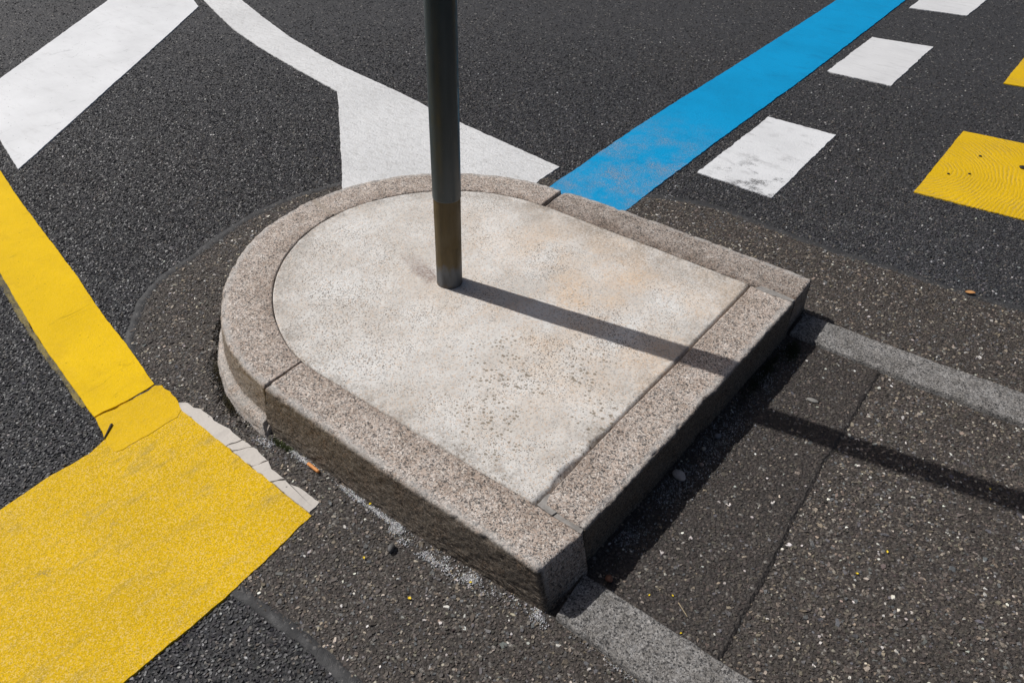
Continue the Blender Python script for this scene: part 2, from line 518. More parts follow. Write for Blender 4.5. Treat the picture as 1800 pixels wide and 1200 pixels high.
FLAKE_OUT = [(-0.3084, -0.8088), (-0.2897, -0.7905), (-0.26, -0.7929), (-0.2436, -0.7825), (-0.223, -0.7861), (-0.1875, -0.786), (-0.1729, -0.7912), (-0.1257, -0.7838), (-0.0794, -0.7874), (-0.0346, -0.7888), (-0.0142, -0.7882), (0.0049, -0.7885), (0.0287, -0.7927), (0.0567, -0.7931), (0.0879, -0.8057), (0.117, -0.8094), (0.1394, -0.806), (0.1623, -0.8069), (0.1853, -0.8027), (0.2147, -0.8003), (0.2623, -0.8016), (0.2668, -0.8186), (0.2708, -0.8312), (0.2706, -0.8382)]
SEAM_LEFT = [(-0.6489, -0.7471), (-0.6907, -0.7169), (-0.8089, -0.6077), (-0.8819, -0.4751), (-0.9032, -0.3574), (-0.9519, -0.1686), (-0.9716, -0.0696), (-0.9778, 0.0689), (-0.9598, 0.1945), (-0.9064, 0.3611), (-0.84, 0.50), (-0.70, 0.68)]
SEAM_LOW = [(-0.6489, -0.7471), (-0.4624, -0.8431), (-0.1475, -0.9789), (0.1035, -1.054), (0.2988, -1.0837), (0.3979, -1.078), (0.5111, -1.0697), (0.6184, -1.0714), (0.7376, -1.0797), (0.974, -1.1101), (1.5, -1.12), (2.4, -1.13)]
SEAM_RIGHT = [(0.0605, 1.0414), (0.1351, 1.0922), (0.2185, 1.1266), (0.3643, 1.1674), (0.4886, 1.159), (0.5676, 1.1544), (0.7199, 1.1506), (0.8747, 1.1551), (1.0264, 1.1719), (1.1992, 1.1795), (1.3379, 1.1867), (1.4531, 1.2034), (1.7769, 1.2458), (2.3426, 1.3231), (3.0, 1.40)]
SUB_SEAM = [(1.178, 0.6274), (1.182, 0.5), (1.183, 0.37), (1.187, 0.24), (1.188, 0.10), (1.196, -0.07), (1.208, -0.24), (1.216, -0.36), (1.222, -0.477), (1.2256, -0.60)]
PATCH = SEAM_LEFT + [(-0.4, 0.9)] + SEAM_RIGHT + [(3.0, -1.14)] + SEAM_LOW[::-1][:-1]
E_PATCH = [(0.80, -0.60)] + [(0.80, 0.62)] + SUB_SEAM
ISLAND = [(-0.70 * math.cos(t) * 1.0, 0.70 * math.sin(t)) for t in np.linspace(-math.pi / 2, math.pi / 2, 30)] + [(0.88, 0.72), (0.875, -0.70)]
STRIP_FRONT = [(0.86, -0.702), (2.6, -0.715), (2.6, -0.572), (0.86, -0.570)]
STRIP_BACK = [(0.86, 0.565), (2.6, 0.66), (2.6, 0.80), (0.86, 0.697)]

# ------------------------------------------------------------------ ground
me = faces_mesh('asphalt_road', [(-600, -600, 0), (600, -600, 0), (600, 600, 0), (-600, 600, 0)], [[0, 1, 2, 3]])
road = tag(link_mesh('asphalt_road', me, M_ASPH), 'dark grey asphalt road around the island', None, None, 'structure')
patch = tag(slab('asphalt_patch', PATCH, 0.0026, M_PATCH, -0.01, 0.006, 0.02, 3), 'browner worn asphalt patch laid round the island', None, None, 'structure')
epatch = tag(slab('asphalt_repair', E_PATCH, 0.0080, M_EPATCH, 0.0, 0.0035, 0.006, 4, bevel=0.012), 'smoother brown asphalt repair along the straight end of the island', None, None, 'structure')


def band(name, line, width, z, mat, seed, jit=0.007):
    L = densify(line, 0.012, False)
    # light smoothing of the corners
    for _ in range(12):
        L[1:-1] = (L[:-2] + 2 * L[1:-1] + L[2:]) / 4
    t = np.gradient(L, axis=0); t /= np.linalg.norm(t, axis=1)[:, None]
    nr = np.column_stack([-t[:, 1], t[:, 0]])
    wl = width / 2 + vnoise(L, 22, seed, 3) * jit
    wr = width / 2 + vnoise(L, 22, seed + 3, 3) * jit
    offs = [-1, -0.8, 0, 0.8, 1]
    rows = []
    for k in offs:
        q = L + nr * (np.where(k > 0, wl, wr) * k)[:, None]
        zz = np.full(len(L), z) if abs(k) < 1 else np.full(len(L), 0.001)
        zz = zz + (0.0008 * vnoise(q, 40, seed + 8, 2) if abs(k) < 1 else 0)
        rows.append(np.column_stack([q, zz]))
    V = np.stack(rows, 1).reshape(-1, 3)
    m = len(offs); F = []
    for i in range(len(L) - 1):
        for k in range(m - 1):
            a = i * m + k
            F.append([a, a + m, a + m + 1, a + 1][::-1])
    me = faces_mesh(name, V, F)
    return link_mesh(name, me, mat, None, True), np.column_stack([L])


seams = []
for line, wd, lab, sd_ in ((SEAM_LEFT, 0.032, 'smooth dark bitumen seam curving round the rounded end of the island', 11),
                           (SEAM_LOW, 0.034, 'smooth dark bitumen seam running out from under the yellow block', 12),
                           (SEAM_RIGHT, 0.036, 'smooth dark bitumen seam crossing the road beyond the island', 13)):
    o, L = band('bitumen_seam', line, wd, 0.0036, M_BIT, sd_, 0.010)
    tag(o, lab, None, None, 'structure')
    seams.append(L)

# ------------------------------------------------------------------ aggregate as real stones
Rz = Matrix.Rotation(CAM_ROT[2], 3, 'Z') @ Matrix.Rotation(CAM_ROT[1], 3, 'Y') @ Matrix.Rotation(CAM_ROT[0], 3, 'X')
RM = np.array(Rz)


def in_view(p, margin=0.06):
    q = np.column_stack([p, np.zeros(len(p))]) - CAM
    c = q @ RM
    f = 28.79 / 36.0
    u = f * c[:, 0] / -c[:, 2]; v = f * c[:, 1] / -c[:, 2]
    return (c[:, 2] < 0) & (np.abs(u) < 0.5 + margin) & (np.abs(v) < 0.3333 + margin), np.linalg.norm(q, axis=1)


def grid_points(x0, x1, y0, y1, s, jit):
    xs = np.arange(x0, x1, s); ys = np.arange(y0, y1, s * 0.866)
    X, Y = np.meshgrid(xs, ys)
    X = X + (np.arange(len(ys)) % 2)[:, None] * s * 0.5
    P = np.column_stack([X.ravel(), Y.ravel()])
    return P + rng.uniform(-jit, jit, P.shape) * s


PAINTS = [WHITE_BAND, WHITE_CURVE, BLUE_LINE, BAR_NEAR, BAR_FAR, YELLOW_LINE, YELLOW_PATCH, YELLOW_BLOCK] + DASHES
FLAKE_ALL = FLAKE_OUT + [(0.0057, -0.8293), (-0.2801, -0.821)]


def free(p, keep_patch, keep_epatch):
    ok = np.ones(len(p), bool)
    for poly in PAINTS + [ISLAND, STRIP_FRONT, STRIP_BACK, FLAKE_ALL]:
        ok &= ~inside(p, poly)
    for L, wd in zip(seams, (0.019, 0.017, 0.018)):
        ok &= dist_line(p, L) + vnoise(p, 35, 77, 2) * 0.016 + (rng.random(len(p)) < 0.34) * 0.05 > wd * 0.84
    ip = inside(p, PATCH); ie = inside(p, E_PATCH)
    if keep_epatch: ok &= ie
    elif keep_patch: ok &= ip & ~ie
    else: ok &= ~ip
    return ok


def stones(name, P, size, height, z0, col, mat, parent, sides=5, tilt=0.35, sink=0.001, elong=0.35, taper=(0.55, 0.85)):
    n = len(P)
    ang = np.sort(rng.uniform(0, 2 * np.pi / sides * 0.75, (n, sides)) + np.arange(sides) * 2 * np.pi / sides, 1) + rng.uniform(0, 6.28, (n, 1))
    r = size[:, None] * rng.uniform(0.78, 1.2, (n, sides))
    ex = 1 + rng.uniform(-elong, elong, n); rot = rng.uniform(0, 3.14, n)
    cx = np.cos(ang) * r * ex[:, None]; cy = np.sin(ang) * r / ex[:, None]
    x = cx * np.cos(rot)[:, None] - cy * np.sin(rot)[:, None]
    y = cx * np.sin(rot)[:, None] + cy * np.cos(rot)[:, None]
    tp = rng.uniform(taper[0], taper[1], (n, 1))
    a = rng.normal(0, tilt, (n, 1)); b = rng.normal(0, tilt, (n, 1))
    zt = height[:, None] + np.clip(x * tp * a + y * tp * b, -0.7 * height[:, None], 0.7 * height[:, None])
    V = np.empty((n, 2 * sides, 3), np.float32)
    V[:, :sides, 0] = P[:, :1] + x; V[:, :sides, 1] = P[:, 1:] + y
    V[:, :sides, 2] = z0 - sink
    V[:, sides:, 0] = P[:, :1] + x * tp; V[:, sides:, 1] = P[:, 1:] + y * tp
    V[:, sides:, 2] = z0 + zt
    k = np.arange(sides); k2 = (k + 1) % sides
    quad = np.column_stack([k, k2, k2 + sides, k + sides]).ravel()
    loop = np.concatenate([quad, np.arange(sides) + sides])
    nl = len(loop)
    loops = (np.arange(n)[:, None] * 2 * sides + loop[None]).ravel()
    st = np.concatenate([np.arange(sides) * 4, [sides * 4]]); tt = np.array([4] * sides + [sides])
    starts = (np.arange(n)[:, None] * nl + st[None]).ravel()
    tots = np.tile(tt, n)
    me = raw_mesh(name, V.reshape(-1, 3), loops, starts, tots)
    at = me.attributes.new('col', 'FLOAT_COLOR', 'FACE')
    cc = np.ones((n, sides + 1, 4), np.float32)
    cc[:, :, :3] = col[:, None, :]
    at.data.foreach_set('color', cc.ravel())
    o = link_mesh(name, me, mat, parent)
    o['kind'] = 'stuff'
    return o


def palette(n, cols, weights, var=0.2):
    cols = np.array(cols); i = rng.choice(len(cols), n, p=np.array(weights) / np.sum(weights))
    return np.clip(cols[i] * np.exp(rng.normal(0, var, (n, 1))) * np.exp(rng.normal(0, 0.03, (n, 3))), 0.005, 0.9)


# open dark road surface: crushed stones packed side by side
P = grid_points(-4.6, 2.2, -1.9, 5.3, 0.0086, 0.36)
v, d = in_view(P, 0.22)
v0, _ = in_view(P, 0.05)
P, d, v0 = P[v], d[v], v0[v]
keep = (d < 3.2) | (rng.random(len(P)) < np.clip(1.15 - (d - 3.2) * 0.47, 0.14, 1))
keep &= v0 | (rng.random(len(P)) < 0.22)      # thinner beyond the edges of the picture
P, d = P[keep], d[keep]
P = P[free(P, False, False)]
n = len(P)
size = rng.uniform(0.0034, 0.0058, n)
hgt = rng.uniform(0.0008, 0.0030, n)
col = palette(n, [(0.036, 0.036, 0.039), (0.050, 0.049, 0.052), (0.066, 0.064, 0.065), (0.085, 0.074, 0.064), (0.13, 0.122, 0.116), (0.36, 0.35, 0.34)],
              [40, 34, 18, 6, 3.6, 1.0], 0.24)
tone = 1 + 0.20 * vnoise(P, 1.1, 301, 3) + 0.10 * vnoise(P, 7, 302, 2)
col = col * tone[:, None] * (1 + vnoise(P, 1.7, 303, 2)[:, None] * np.array([[0.05, 0.0, -0.06]]))
stones('road_aggregate', P, size, hgt, 0.0, col, M_STONE, road)
N_ROAD = n

# worn patch: rounder stones of many colours flush with a brown binder
PAL = [(0.060, 0.050, 0.043), (0.088, 0.074, 0.062), (0.125, 0.104, 0.085), (0.12, 0.118, 0.118), (0.22, 0.18, 0.135), (0.33, 0.285, 0.23), (0.55, 0.52, 0.47)]
allP, allS, allH, allC = [], [], [], []
for s, smin, smax, cover, wts in ((0.0075, 0.0026, 0.0046, 0.9, [40, 28, 14, 8, 5, 2.6, 1.4]),
                                  (0.014, 0.0040, 0.0066, 0.42, [26, 24, 18, 13, 10, 5.5, 2.8]),
                                  (0.045, 0.0062, 0.0098, 0.38, [14, 18, 20, 20, 14, 8, 4])):
    P = grid_points(-1.2, 2.2, -1.5, 1.5, s, 0.45)
    vv, d = in_view(P, 0.07)
    P = P[vv & (rng.random(len(P)) < cover)]
    P = P[free(P, True, False)]
    allP.append(P); allS.append(rng.uniform(smin, smax, len(P)))
    allH.append(rng.uniform(0.0004, 0.0020, len(P)) * (1 + 0.5 * (s > 0.01)))
    allC.append(palette(len(P), PAL, wts, 0.25))
P = np.concatenate(allP)
tone = 1 + 0.20 * vnoise(P, 2.3, 304, 3)
stones('patch_aggregate', P, np.concatenate(allS), np.concatenate(allH), 0.0026, np.concatenate(allC) * tone[:, None], M_STONE2, patch, tilt=0.2, taper=(0.6, 0.88))
N_PATCH = len(P)

allP, allS, allH, allC = [], [], [], []
for s, smin, smax, cover, wts in ((0.008, 0.0028, 0.0050, 0.9, [56, 30, 8, 4, 1.5, 0.5, 0.5]),
                                  (0.030, 0.0045, 0.0085, 0.35, [22, 22, 18, 14, 10, 6, 4])):
    P = grid_points(0.8, 1.3, -0.7, 0.7, s, 0.45)
    P = P[rng.random(len(P)) < cover]
    P = P[free(P, True, True) & (dist_line(P, SUB_SEAM) > 0.004)]
    allP.append(P); allS.append(rng.uniform(smin, smax, len(P)))
    allH.append(rng.uniform(0.0004, 0.0020, len(P)))
    allC.append(palette(len(P), PAL, wts, 0.2))
P = np.concatenate(allP)
stones('repair_aggregate', P, np.concatenate(allS), np.concatenate(allH), 0.0080, np.concatenate(allC), M_STONE2, epatch, tilt=0.2)
print('stones', N_ROAD, N_PATCH, len(P))

# ------------------------------------------------------------------ the traffic island
island = empty('traffic_island', (0.1, 0.0, 0.0))
tag(island, 'raised D-shaped traffic island of granite kerbs filled with pale concrete', 'traffic island')


def kerb(name, O, I, mat, z_top, batter, ledge=None, end_r=(0.004, 0.004), seed=0, z_bot=-0.03, ro=0.009, ri=0.004,
         rough=1.0, low_shift=None, parent=None, chip=1.0, sag=None):
    """a granite kerb lofted between its outer edge O and inner edge I (matching stations)"""
    O = np.asarray(O, float); I = np.asarray(I, float)
    n = len(O)
    wd = np.linalg.norm(O - I, axis=1)
    u = (O - I) / wd[:, None]
    prof = []       # (t from inner 0 .. outer 1, extra outward, z, side, across)
    for z in (z_bot, 0.04, 0.08, 0.11): prof.append((0, 0.0, z, 0, 1.0))
    for a in np.linspace(0, math.pi / 2, 4):
        prof.append((0, ri * (1 - math.cos(a)), z_top - ri + ri * math.sin(a), 0, 1.0))
    for t in np.linspace(0, 1, 30)[1:-1]:
        prof.append((t, 0.0, z_top, 0, 1 - t))
    for a in np.linspace(0, math.pi / 2, 6):
        prof.append((1, -ro + ro * math.sin(a), z_top - ro + ro * math.cos(a), a / (math.pi / 2) * 0.9, 0.0))
    for z in np.linspace(z_top - ro - 0.004, 0.045, 18): prof.append((1, 0.0, z, 1, 0.0))
    for z in np.linspace(0.043, -0.006, 26): prof.append((1, 0.0, z, 1, 0.0))
    prof.append((1, 0.0, z_bot, 1, 0.0))
    m = len(prof)
    pr = np.array(prof)
    inner_t = pr[:, 0]
    tt = inner_t[None, :] * np.ones((n, 1))
    ri_off = np.where(inner_t == 0, pr[:, 1], 0.0)
    ex = np.where(inner_t == 1, pr[:, 1], 0.0)
    # squeeze the flat part so that it meets the roundings
    tflat = (inner_t > 0) & (inner_t < 1)
    across = pr[:, 4]
    D = np.empty((n, m))
    for j in range(m):
        if tflat[j]:
            D[:, j] = ri + (wd - ri - ro) * inner_t[j]
        elif inner_t[j] == 0:
            D[:, j] = ri_off[j]
        else:
            D[:, j] = wd + ex[j]
    Z = np.tile(pr[:, 2], (n, 1))
    bt = np.asarray(batter, float) * np.ones(n)
    face = (inner_t == 1)[None, :]
    D = D + face * bt[:, None] * np.clip((z_top - Z) / z_top, 0, 1.1)
    if ledge is not None:
        lg = np.asarray(ledge)[:, None]
        D = D + face * lg * smooth01((0.040 - Z) / 0.010) * (0.72 + 0.28 * np.clip((0.03 - Z) / 0.03, 0, 1))
    # ends drawn in a little so that the arris is round
    s = np.concatenate([[0], np.cumsum(np.linalg.norm(np.diff((O + I) / 2, axis=0), axis=1))])
    inset = np.zeros(n)
    for rr, dd in ((end_r[0], s), (end_r[1], s[-1] - s)):
        q = np.clip(1 - dd / rr, 0, 1)
        inset = np.maximum(inset, rr * (1 - np.sqrt(np.clip(1 - q * q, 0, 1))))
    topw = (Z > 0.06)
    Z = Z - inset[:, None] * (across[None, :] < 2) * np.where(Z > z_top - ro, 1, 0)
    D = D - face * inset[:, None]
    X = I[:, None, :] + u[:, None, :] * D[:, :, None]
    if low_shift is not None:
        X = X + low_shift(X, Z, s / s[-1])
    V = np.concatenate([X, Z[:, :, None]], 2)
    # relief along the normals
    du = np.gradient(V, axis=0); dv = np.gradient(V, axis=1)
    N = np.cross(dv, du); N /= np.linalg.norm(N, axis=2)[:, :, None] + 1e-12
    up = np.where(np.sum(N * np.concatenate([u[:, None, :] * face[:, :, None] * 1.0, (~face)[:, :, None] * np.ones((n, m, 1))], 2), axis=2) < 0, -1, 1)
    N *= up[:, :, None]
    F3 = V.reshape(-1, 3)
    disp = (vnoise(F3, 14, seed, 3) * 0.0022 + vnoise(F3, 70, seed + 1, 3) * 0.0016 + vnoise(F3, 170, seed + 2, 2) * 0.0009).reshape(n, m) * rough
    sidew = pr[:, 3][None, :]
    disp = disp + sidew * (vnoise(F3 * np.array([1, 1, 1.6]), 60, seed + 4, 4, 0.75).reshape(n, m) * 0.0036)
    # chips along the outer arris
    edge = np.exp(-((across * 0.13) / 0.010) ** 2)[None, :] * (np.clip(1 - (z_top - Z) / 0.03, 0, 1))
    disp = disp - edge * chip * (np.clip(vnoise(F3, 24, seed + 6, 3).reshape(n, m) - 0.22, 0, 1) * 0.014 + np.clip(vnoise(F3, 75, seed + 7, 2).reshape(n, m), 0, 1) * 0.0035)
    disp[:, :4] = 0
    V = V + N * disp[:, :, None]
    if sag is not None:
        V[:, :, 2] += sag(V) * (Z > 0.06)
    idx = np.arange(n * m).reshape(n, m)
    q = np.stack([idx[:-1, :-1], idx[1:, :-1], idx[1:, 1:], idx[:-1, 1:]], 2).reshape(-1, 4)
    faces = list(q) + [idx[0, ::1].tolist(), idx[-1, ::-1].tolist()]
    me = faces_mesh(name, V.reshape(-1, 3), faces)
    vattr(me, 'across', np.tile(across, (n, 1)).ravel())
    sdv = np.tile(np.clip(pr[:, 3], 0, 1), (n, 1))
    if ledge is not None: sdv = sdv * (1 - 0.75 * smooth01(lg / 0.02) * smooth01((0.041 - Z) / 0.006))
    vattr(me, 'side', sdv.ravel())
    me.validate()
    o = link_mesh(name, me, mat, parent, True)
    import bmesh
    b = bmesh.new(); b.from_mesh(me); bmesh.ops.recalc_face_normals(b, faces=b.faces); b.to_mesh(me); b.free()
    for p_ in me.polygons[-2:]: p_.use_smooth = False
    return o


def stations(a, b, step=0.0045):
    L = np.linalg.norm(np.subtract(b, a)); k = max(8, int(L / step))
    t = np.linspace(0, 1, k)
    return np.unique(np.concatenate([[0, 0.0008 / L, 0.002 / L], t[1:-1], [1 - 0.002 / L, 1 - 0.0008 / L, 1]]))


def poly_at(pts, t, axis):
    pts = np.asarray(pts)
    return np.interp(t, pts[:, axis], pts[:, 1 - axis])


# left straight kerb
t = stations((-0.045, 0), (0.86, 0))
Ox = -0.044 + t * (0.852 + 0.044); Ix = -0.047 + t * (0.872 + 0.047)
Oy = np.interp(Ox, [-0.05, 0.4, 0.86], [-0.694, -0.706, -0.703])
Iy = np.interp(Ix, [-0.05, 0.35, 0.75, 0.88], [-0.567, -0.566, -0.562, -0.563])
bat = np.interp(t, [0, 0.3, 0.7, 0.93, 1], [0.026, 0.022, 0.018, 0.004, -0.002])


def low_end(X, Z, s):
    out = np.zeros_like(X)
    out[:, :, 0] = 0.032 * np.clip((TOP - Z) / TOP, 0, 1) * smooth01((s - 0.93) / 0.07)[:, None]
    return out


kerb('kerb_stone', np.column_stack([Ox, Oy]), np.column_stack([Ix, Iy]), M_GRAN_L, TOP, bat, seed=21, parent=island, end_r=(0.003, 0.008),
     low_shift=low_end, ro=0.010)
# rounded end, two curved kerbs
OUT = np.array([(88, .680), (95, .683), (103, .696), (130, .701), (165, .711), (195, .704), (220, .694), (234, .697), (246, .700), (256, .698), (268, .695)])
INN = np.array([(88, .548), (95.6, .550), (116, .561), (138, .566), (158, .566), (178, .566), (200, .556), (215, .549), (233, .547), (243, .551), (254, .557), (268, .569)])


def smooth_r(tab, a):
    acc = 0
    for k in np.linspace(-9, 9, 13):
        acc = acc + np.interp(a + k, tab[:, 0], tab[:, 1])
    return acc / 13


def arc(a0o, a1o, a0i, a1i):
    k = int(abs(a1o - a0o) / 180 * math.pi * 0.7 / 0.0045)
    t = np.linspace(0, 1, k)
    e = 0.0009 / (abs(a1o - a0o) / 180 * math.pi * 0.7)
    t = np.unique(np.concatenate([[0, e, 2.5 * e], t[1:-1], [1 - 2.5 * e, 1 - e, 1]]))
    ao = a0o + (a1o - a0o) * t; ai = a0i + (a1i - a0i) * t
    ro_ = smooth_r(OUT, ao); ri_ = smooth_r(INN, ai)
    O = np.column_stack([np.cos(np.radians(ao)) * ro_, np.sin(np.radians(ao)) * ro_])
    I = np.column_stack([np.cos(np.radians(ai)) * ri_, np.sin(np.radians(ai)) * ri_])
    return O, I, ao


O, I, ao = arc(176.2, 265.9, 178.2, 264.7)
ledge = 0.038 * smooth01((ao - 206) / 58)


def low_arc(X, Z, s):
    out = np.zeros_like(X)
    out[:, :, 0] = 0.032 * np.clip((0.05 - Z) / 0.05, 0, 1) * smooth01((s - 0.90) / 0.10)[:, None]
    return out


kerb('kerb_stone', O, I, M_GRAN, TOP + 0.0015, 0.012, ledge, seed=22, parent=island, end_r=(0.005, 0.004), low_shift=low_arc)
O, I, ao = arc(95.4, 175.4, 95.9, 177.5)
kerb('kerb_stone', O, I, M_GRAN, TOP - 0.001, 0.012, None, seed=23, parent=island, end_r=(0.006, 0.006))
# far straight kerb
t = stations((-0.05, 0), (0.882, 0))
Ox = -0.050 + t * (0.882 + 0.050); Ix = -0.040 + t * (0.889 + 0.040)
Oy = np.interp(Ox, [-0.06, 0.0, 0.208, 0.882], [0.680, 0.694, 0.709, 0.725])
Iy = np.interp(Ix, [-0.05, 0.35, 0.747, 0.89], [0.549, 0.560, 0.567, 0.570])
kerb('kerb_stone', np.column_stack([Ox, Oy]), np.column_stack([Ix, Iy]), M_GRAN_N, TOP, 0.010, seed=24, parent=island, end_r=(0.006, 0.007))
# straight end kerb
t = stations((0, -0.549), (0, 0.560))
y = -0.549 + t * (0.561 + 0.549)
Ox = np.interp(y, [-0.55, -0.476, -0.279, -0.05, -0.004, 0.05, 0.187, 0.568], [0.871, 0.874, 0.879, 0.882, 0.878, 0.885, 0.886, 0.889])
Ix = np.interp(y, [-0.55, -0.516, -0.374, 0.11, 0.568], [0.762, 0.750, 0.747, 0.750, 0.748])
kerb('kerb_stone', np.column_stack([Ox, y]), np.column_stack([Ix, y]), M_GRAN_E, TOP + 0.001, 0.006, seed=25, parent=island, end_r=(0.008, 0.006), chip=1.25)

# concrete filling
aa = np.linspace(95.6, 264.9, 200)
rr = smooth_r(INN, aa) - 0.0025
arcp = np.column_stack([np.cos(np.radians(aa)) * rr, np.sin(np.radians(aa)) * rr])
iU = arcp[:, 1] > arcp[np.argmin(arcp[:, 0]), 1]
xm = arcp[:, 0].min()
upx = np.concatenate([arcp[iU][:, 0][::-1], [0.0, 0.35, 0.7475]]); upy = np.concatenate([arcp[iU][:, 1][::-1], [0.5475, 0.5575, 0.5645]])
lox = np.concatenate([arcp[~iU][:, 0], [0.0, 0.35, 0.75]]); loy = np.concatenate([arcp[~iU][:, 1], [-0.5645, -0.5635, -0.5595]])
tx = np.linspace(0, 1, 230)
xs = xm + 0.0005 + (0.7465 - xm - 0.0005) * (0.12 * tx + 0.88 * np.where(tx < 0.35, tx * tx / 0.7 + 0.0 * tx, tx - 0.175) / 0.825)
xs[-1] = 0.7465
ny = 190
ty = np.linspace(0, 1, ny)
yl = np.interp(xs, lox, loy); yu = np.interp(xs, upx, upy)
X = np.tile(xs[:, None], (1, ny)); Y = yl[:, None] + (yu - yl)[:, None] * ty[None, :]
# the near corner by the mortar is broken away
corner = np.clip((X - 0.715) / 0.035, 0, 1) * np.clip((-0.515 - Y) / 0.045, 0, 1)
rim = np.minimum(np.minimum(Y - yl[:, None], yu[:, None] - Y), 0.7465 - X)
rim = np.minimum(rim, np.clip(np.hypot(X - 0, Y - 0) * 0 + 1, 0, 1))
polar = smooth_r(INN, np.degrees(np.arctan2(Y, X)) % 360) - np.hypot(X, Y)
rim = np.where(X < -0.03, np.minimum(rim, polar), rim)
P3 = np.column_stack([X.ravel(), Y.ravel(), np.zeros(X.size)])
Zc = TOP - 0.0015 + (vnoise(P3, 3, 41, 3) * 0.0022 + vnoise(P3, 30, 42, 3) * 0.0012 + vnoise(P3, 110, 43, 3) * 0.0011).reshape(X.shape)
jag = np.clip(vnoise(P3, 26, 44, 4).reshape(X.shape) * 0.5 + 0.5, 0, 1)
de = np.clip(1 - (0.7465 - X) / (0.004 + 0.030 * jag * jag * np.clip(0.55 - 0.9 * P3[:, 1].reshape(X.shape) + vnoise(np.column_stack([P3[:, 1], P3[:, 1] * 0, P3[:, 1] * 0]), 5, 45, 2).reshape(X.shape), 0.15, 1.4)), 0, 1)
Zc -= smooth01(de * 1.3) * 0.020
dl = np.clip(1 - (Y - yl[:, None]) / (0.002 + 0.007 * jag * jag), 0, 1) * (X > -0.03)
Zc -= smooth01(dl) * 0.007
du_ = np.clip(1 - polar / (0.002 + 0.004 * jag), 0, 1) * (X <= -0.03)
Zc -= smooth01(du_) * 0.004
Zc -= smooth01(corner) * 0.012
Vt = np.stack([X, Y, Zc], 2)
idx = np.arange(X.size).reshape(X.shape)
q = np.stack([idx[:-1, :-1], idx[1:, :-1], idx[1:, 1:], idx[:-1, 1:]], 2).reshape(-1, 4)
ring = np.concatenate([idx[:, 0], idx[-1, 1:], idx[-2::-1, -1], idx[0, -2:0:-1]])
base = X.size
low = Vt.reshape(-1, 3)[ring].copy(); low[:, 2] = 0.02
Vall = np.vstack([Vt.reshape(-1, 3), low])
k = np.arange(len(ring)); k2 = (k + 1) % len(ring)
sq = np.column_stack([ring[k], base + k, base + k2, ring[k2]])
me = faces_mesh('concrete_filling', Vall, list(q) + list(sq))
vattr(me, 'rim', np.concatenate([rim.ravel(), np.zeros(len(ring))]))
link_mesh('concrete_filling', me, M_CONC, island, True)

# mortar in the joints
slab('mortar_joint', [(0.745, -0.560), (0.7495, -0.517), (0.758, -0.520), (0.768, -0.535), (0.792, -0.546), (0.788, -0.560)], TOP - 0.0012, M_MORTAR, 0.06, 0.0035, 0.004, 51, 0.001, island)
slab('mortar_joint', [(0.793, -0.561), (0.796, -0.5475), (0.83, -0.5475), (0.866, -0.5495), (0.868, -0.561)], TOP - 0.0045, M_MORTAR, 0.05, 0.0012, 0.006, 52, 0.001, island)
slab('mortar_joint', [(0.762, 0.556), (0.80, 0.553), (0.85, 0.556), (0.884, 0.561), (0.884, 0.572), (0.83, 0.577), (0.775, 0.574)], TOP + 0.0028, M_MORTAR, 0.06, 0.004, 0.006, 53, 0.002, island)
slab('mortar_joint', [(-0.045, 0.553), (-0.052, 0.60), (-0.057, 0.672), (-0.049, 0.674), (-0.042, 0.60), (-0.039, 0.553)], TOP - 0.011, M_MORTAR, 0.02, 0.0015, 0.006, 54, 0.001, island)
slab('mortar_joint', [(-0.697, 0.040), (-0.64, 0.025), (-0.572, 0.016), (-0.572, 0.028), (-0.64, 0.042), (-0.699, 0.058)], TOP + 0.0012, plain('granite_dust_mortar', (0.26, 0.215, 0.175), (0.42, 0.36, 0.30), 60, 0.85, 0.8), 0.06, 0.004, 0.006, 55, 0.002, island)
slab('mortar_joint', [(-0.0495, -0.570), (-0.0495, -0.688), (-0.0455, -0.688), (-0.0465, -0.570)], TOP - 0.009, M_MORTAR, 0.02, 0.0006, 0.006, 56, 0.0005, island)


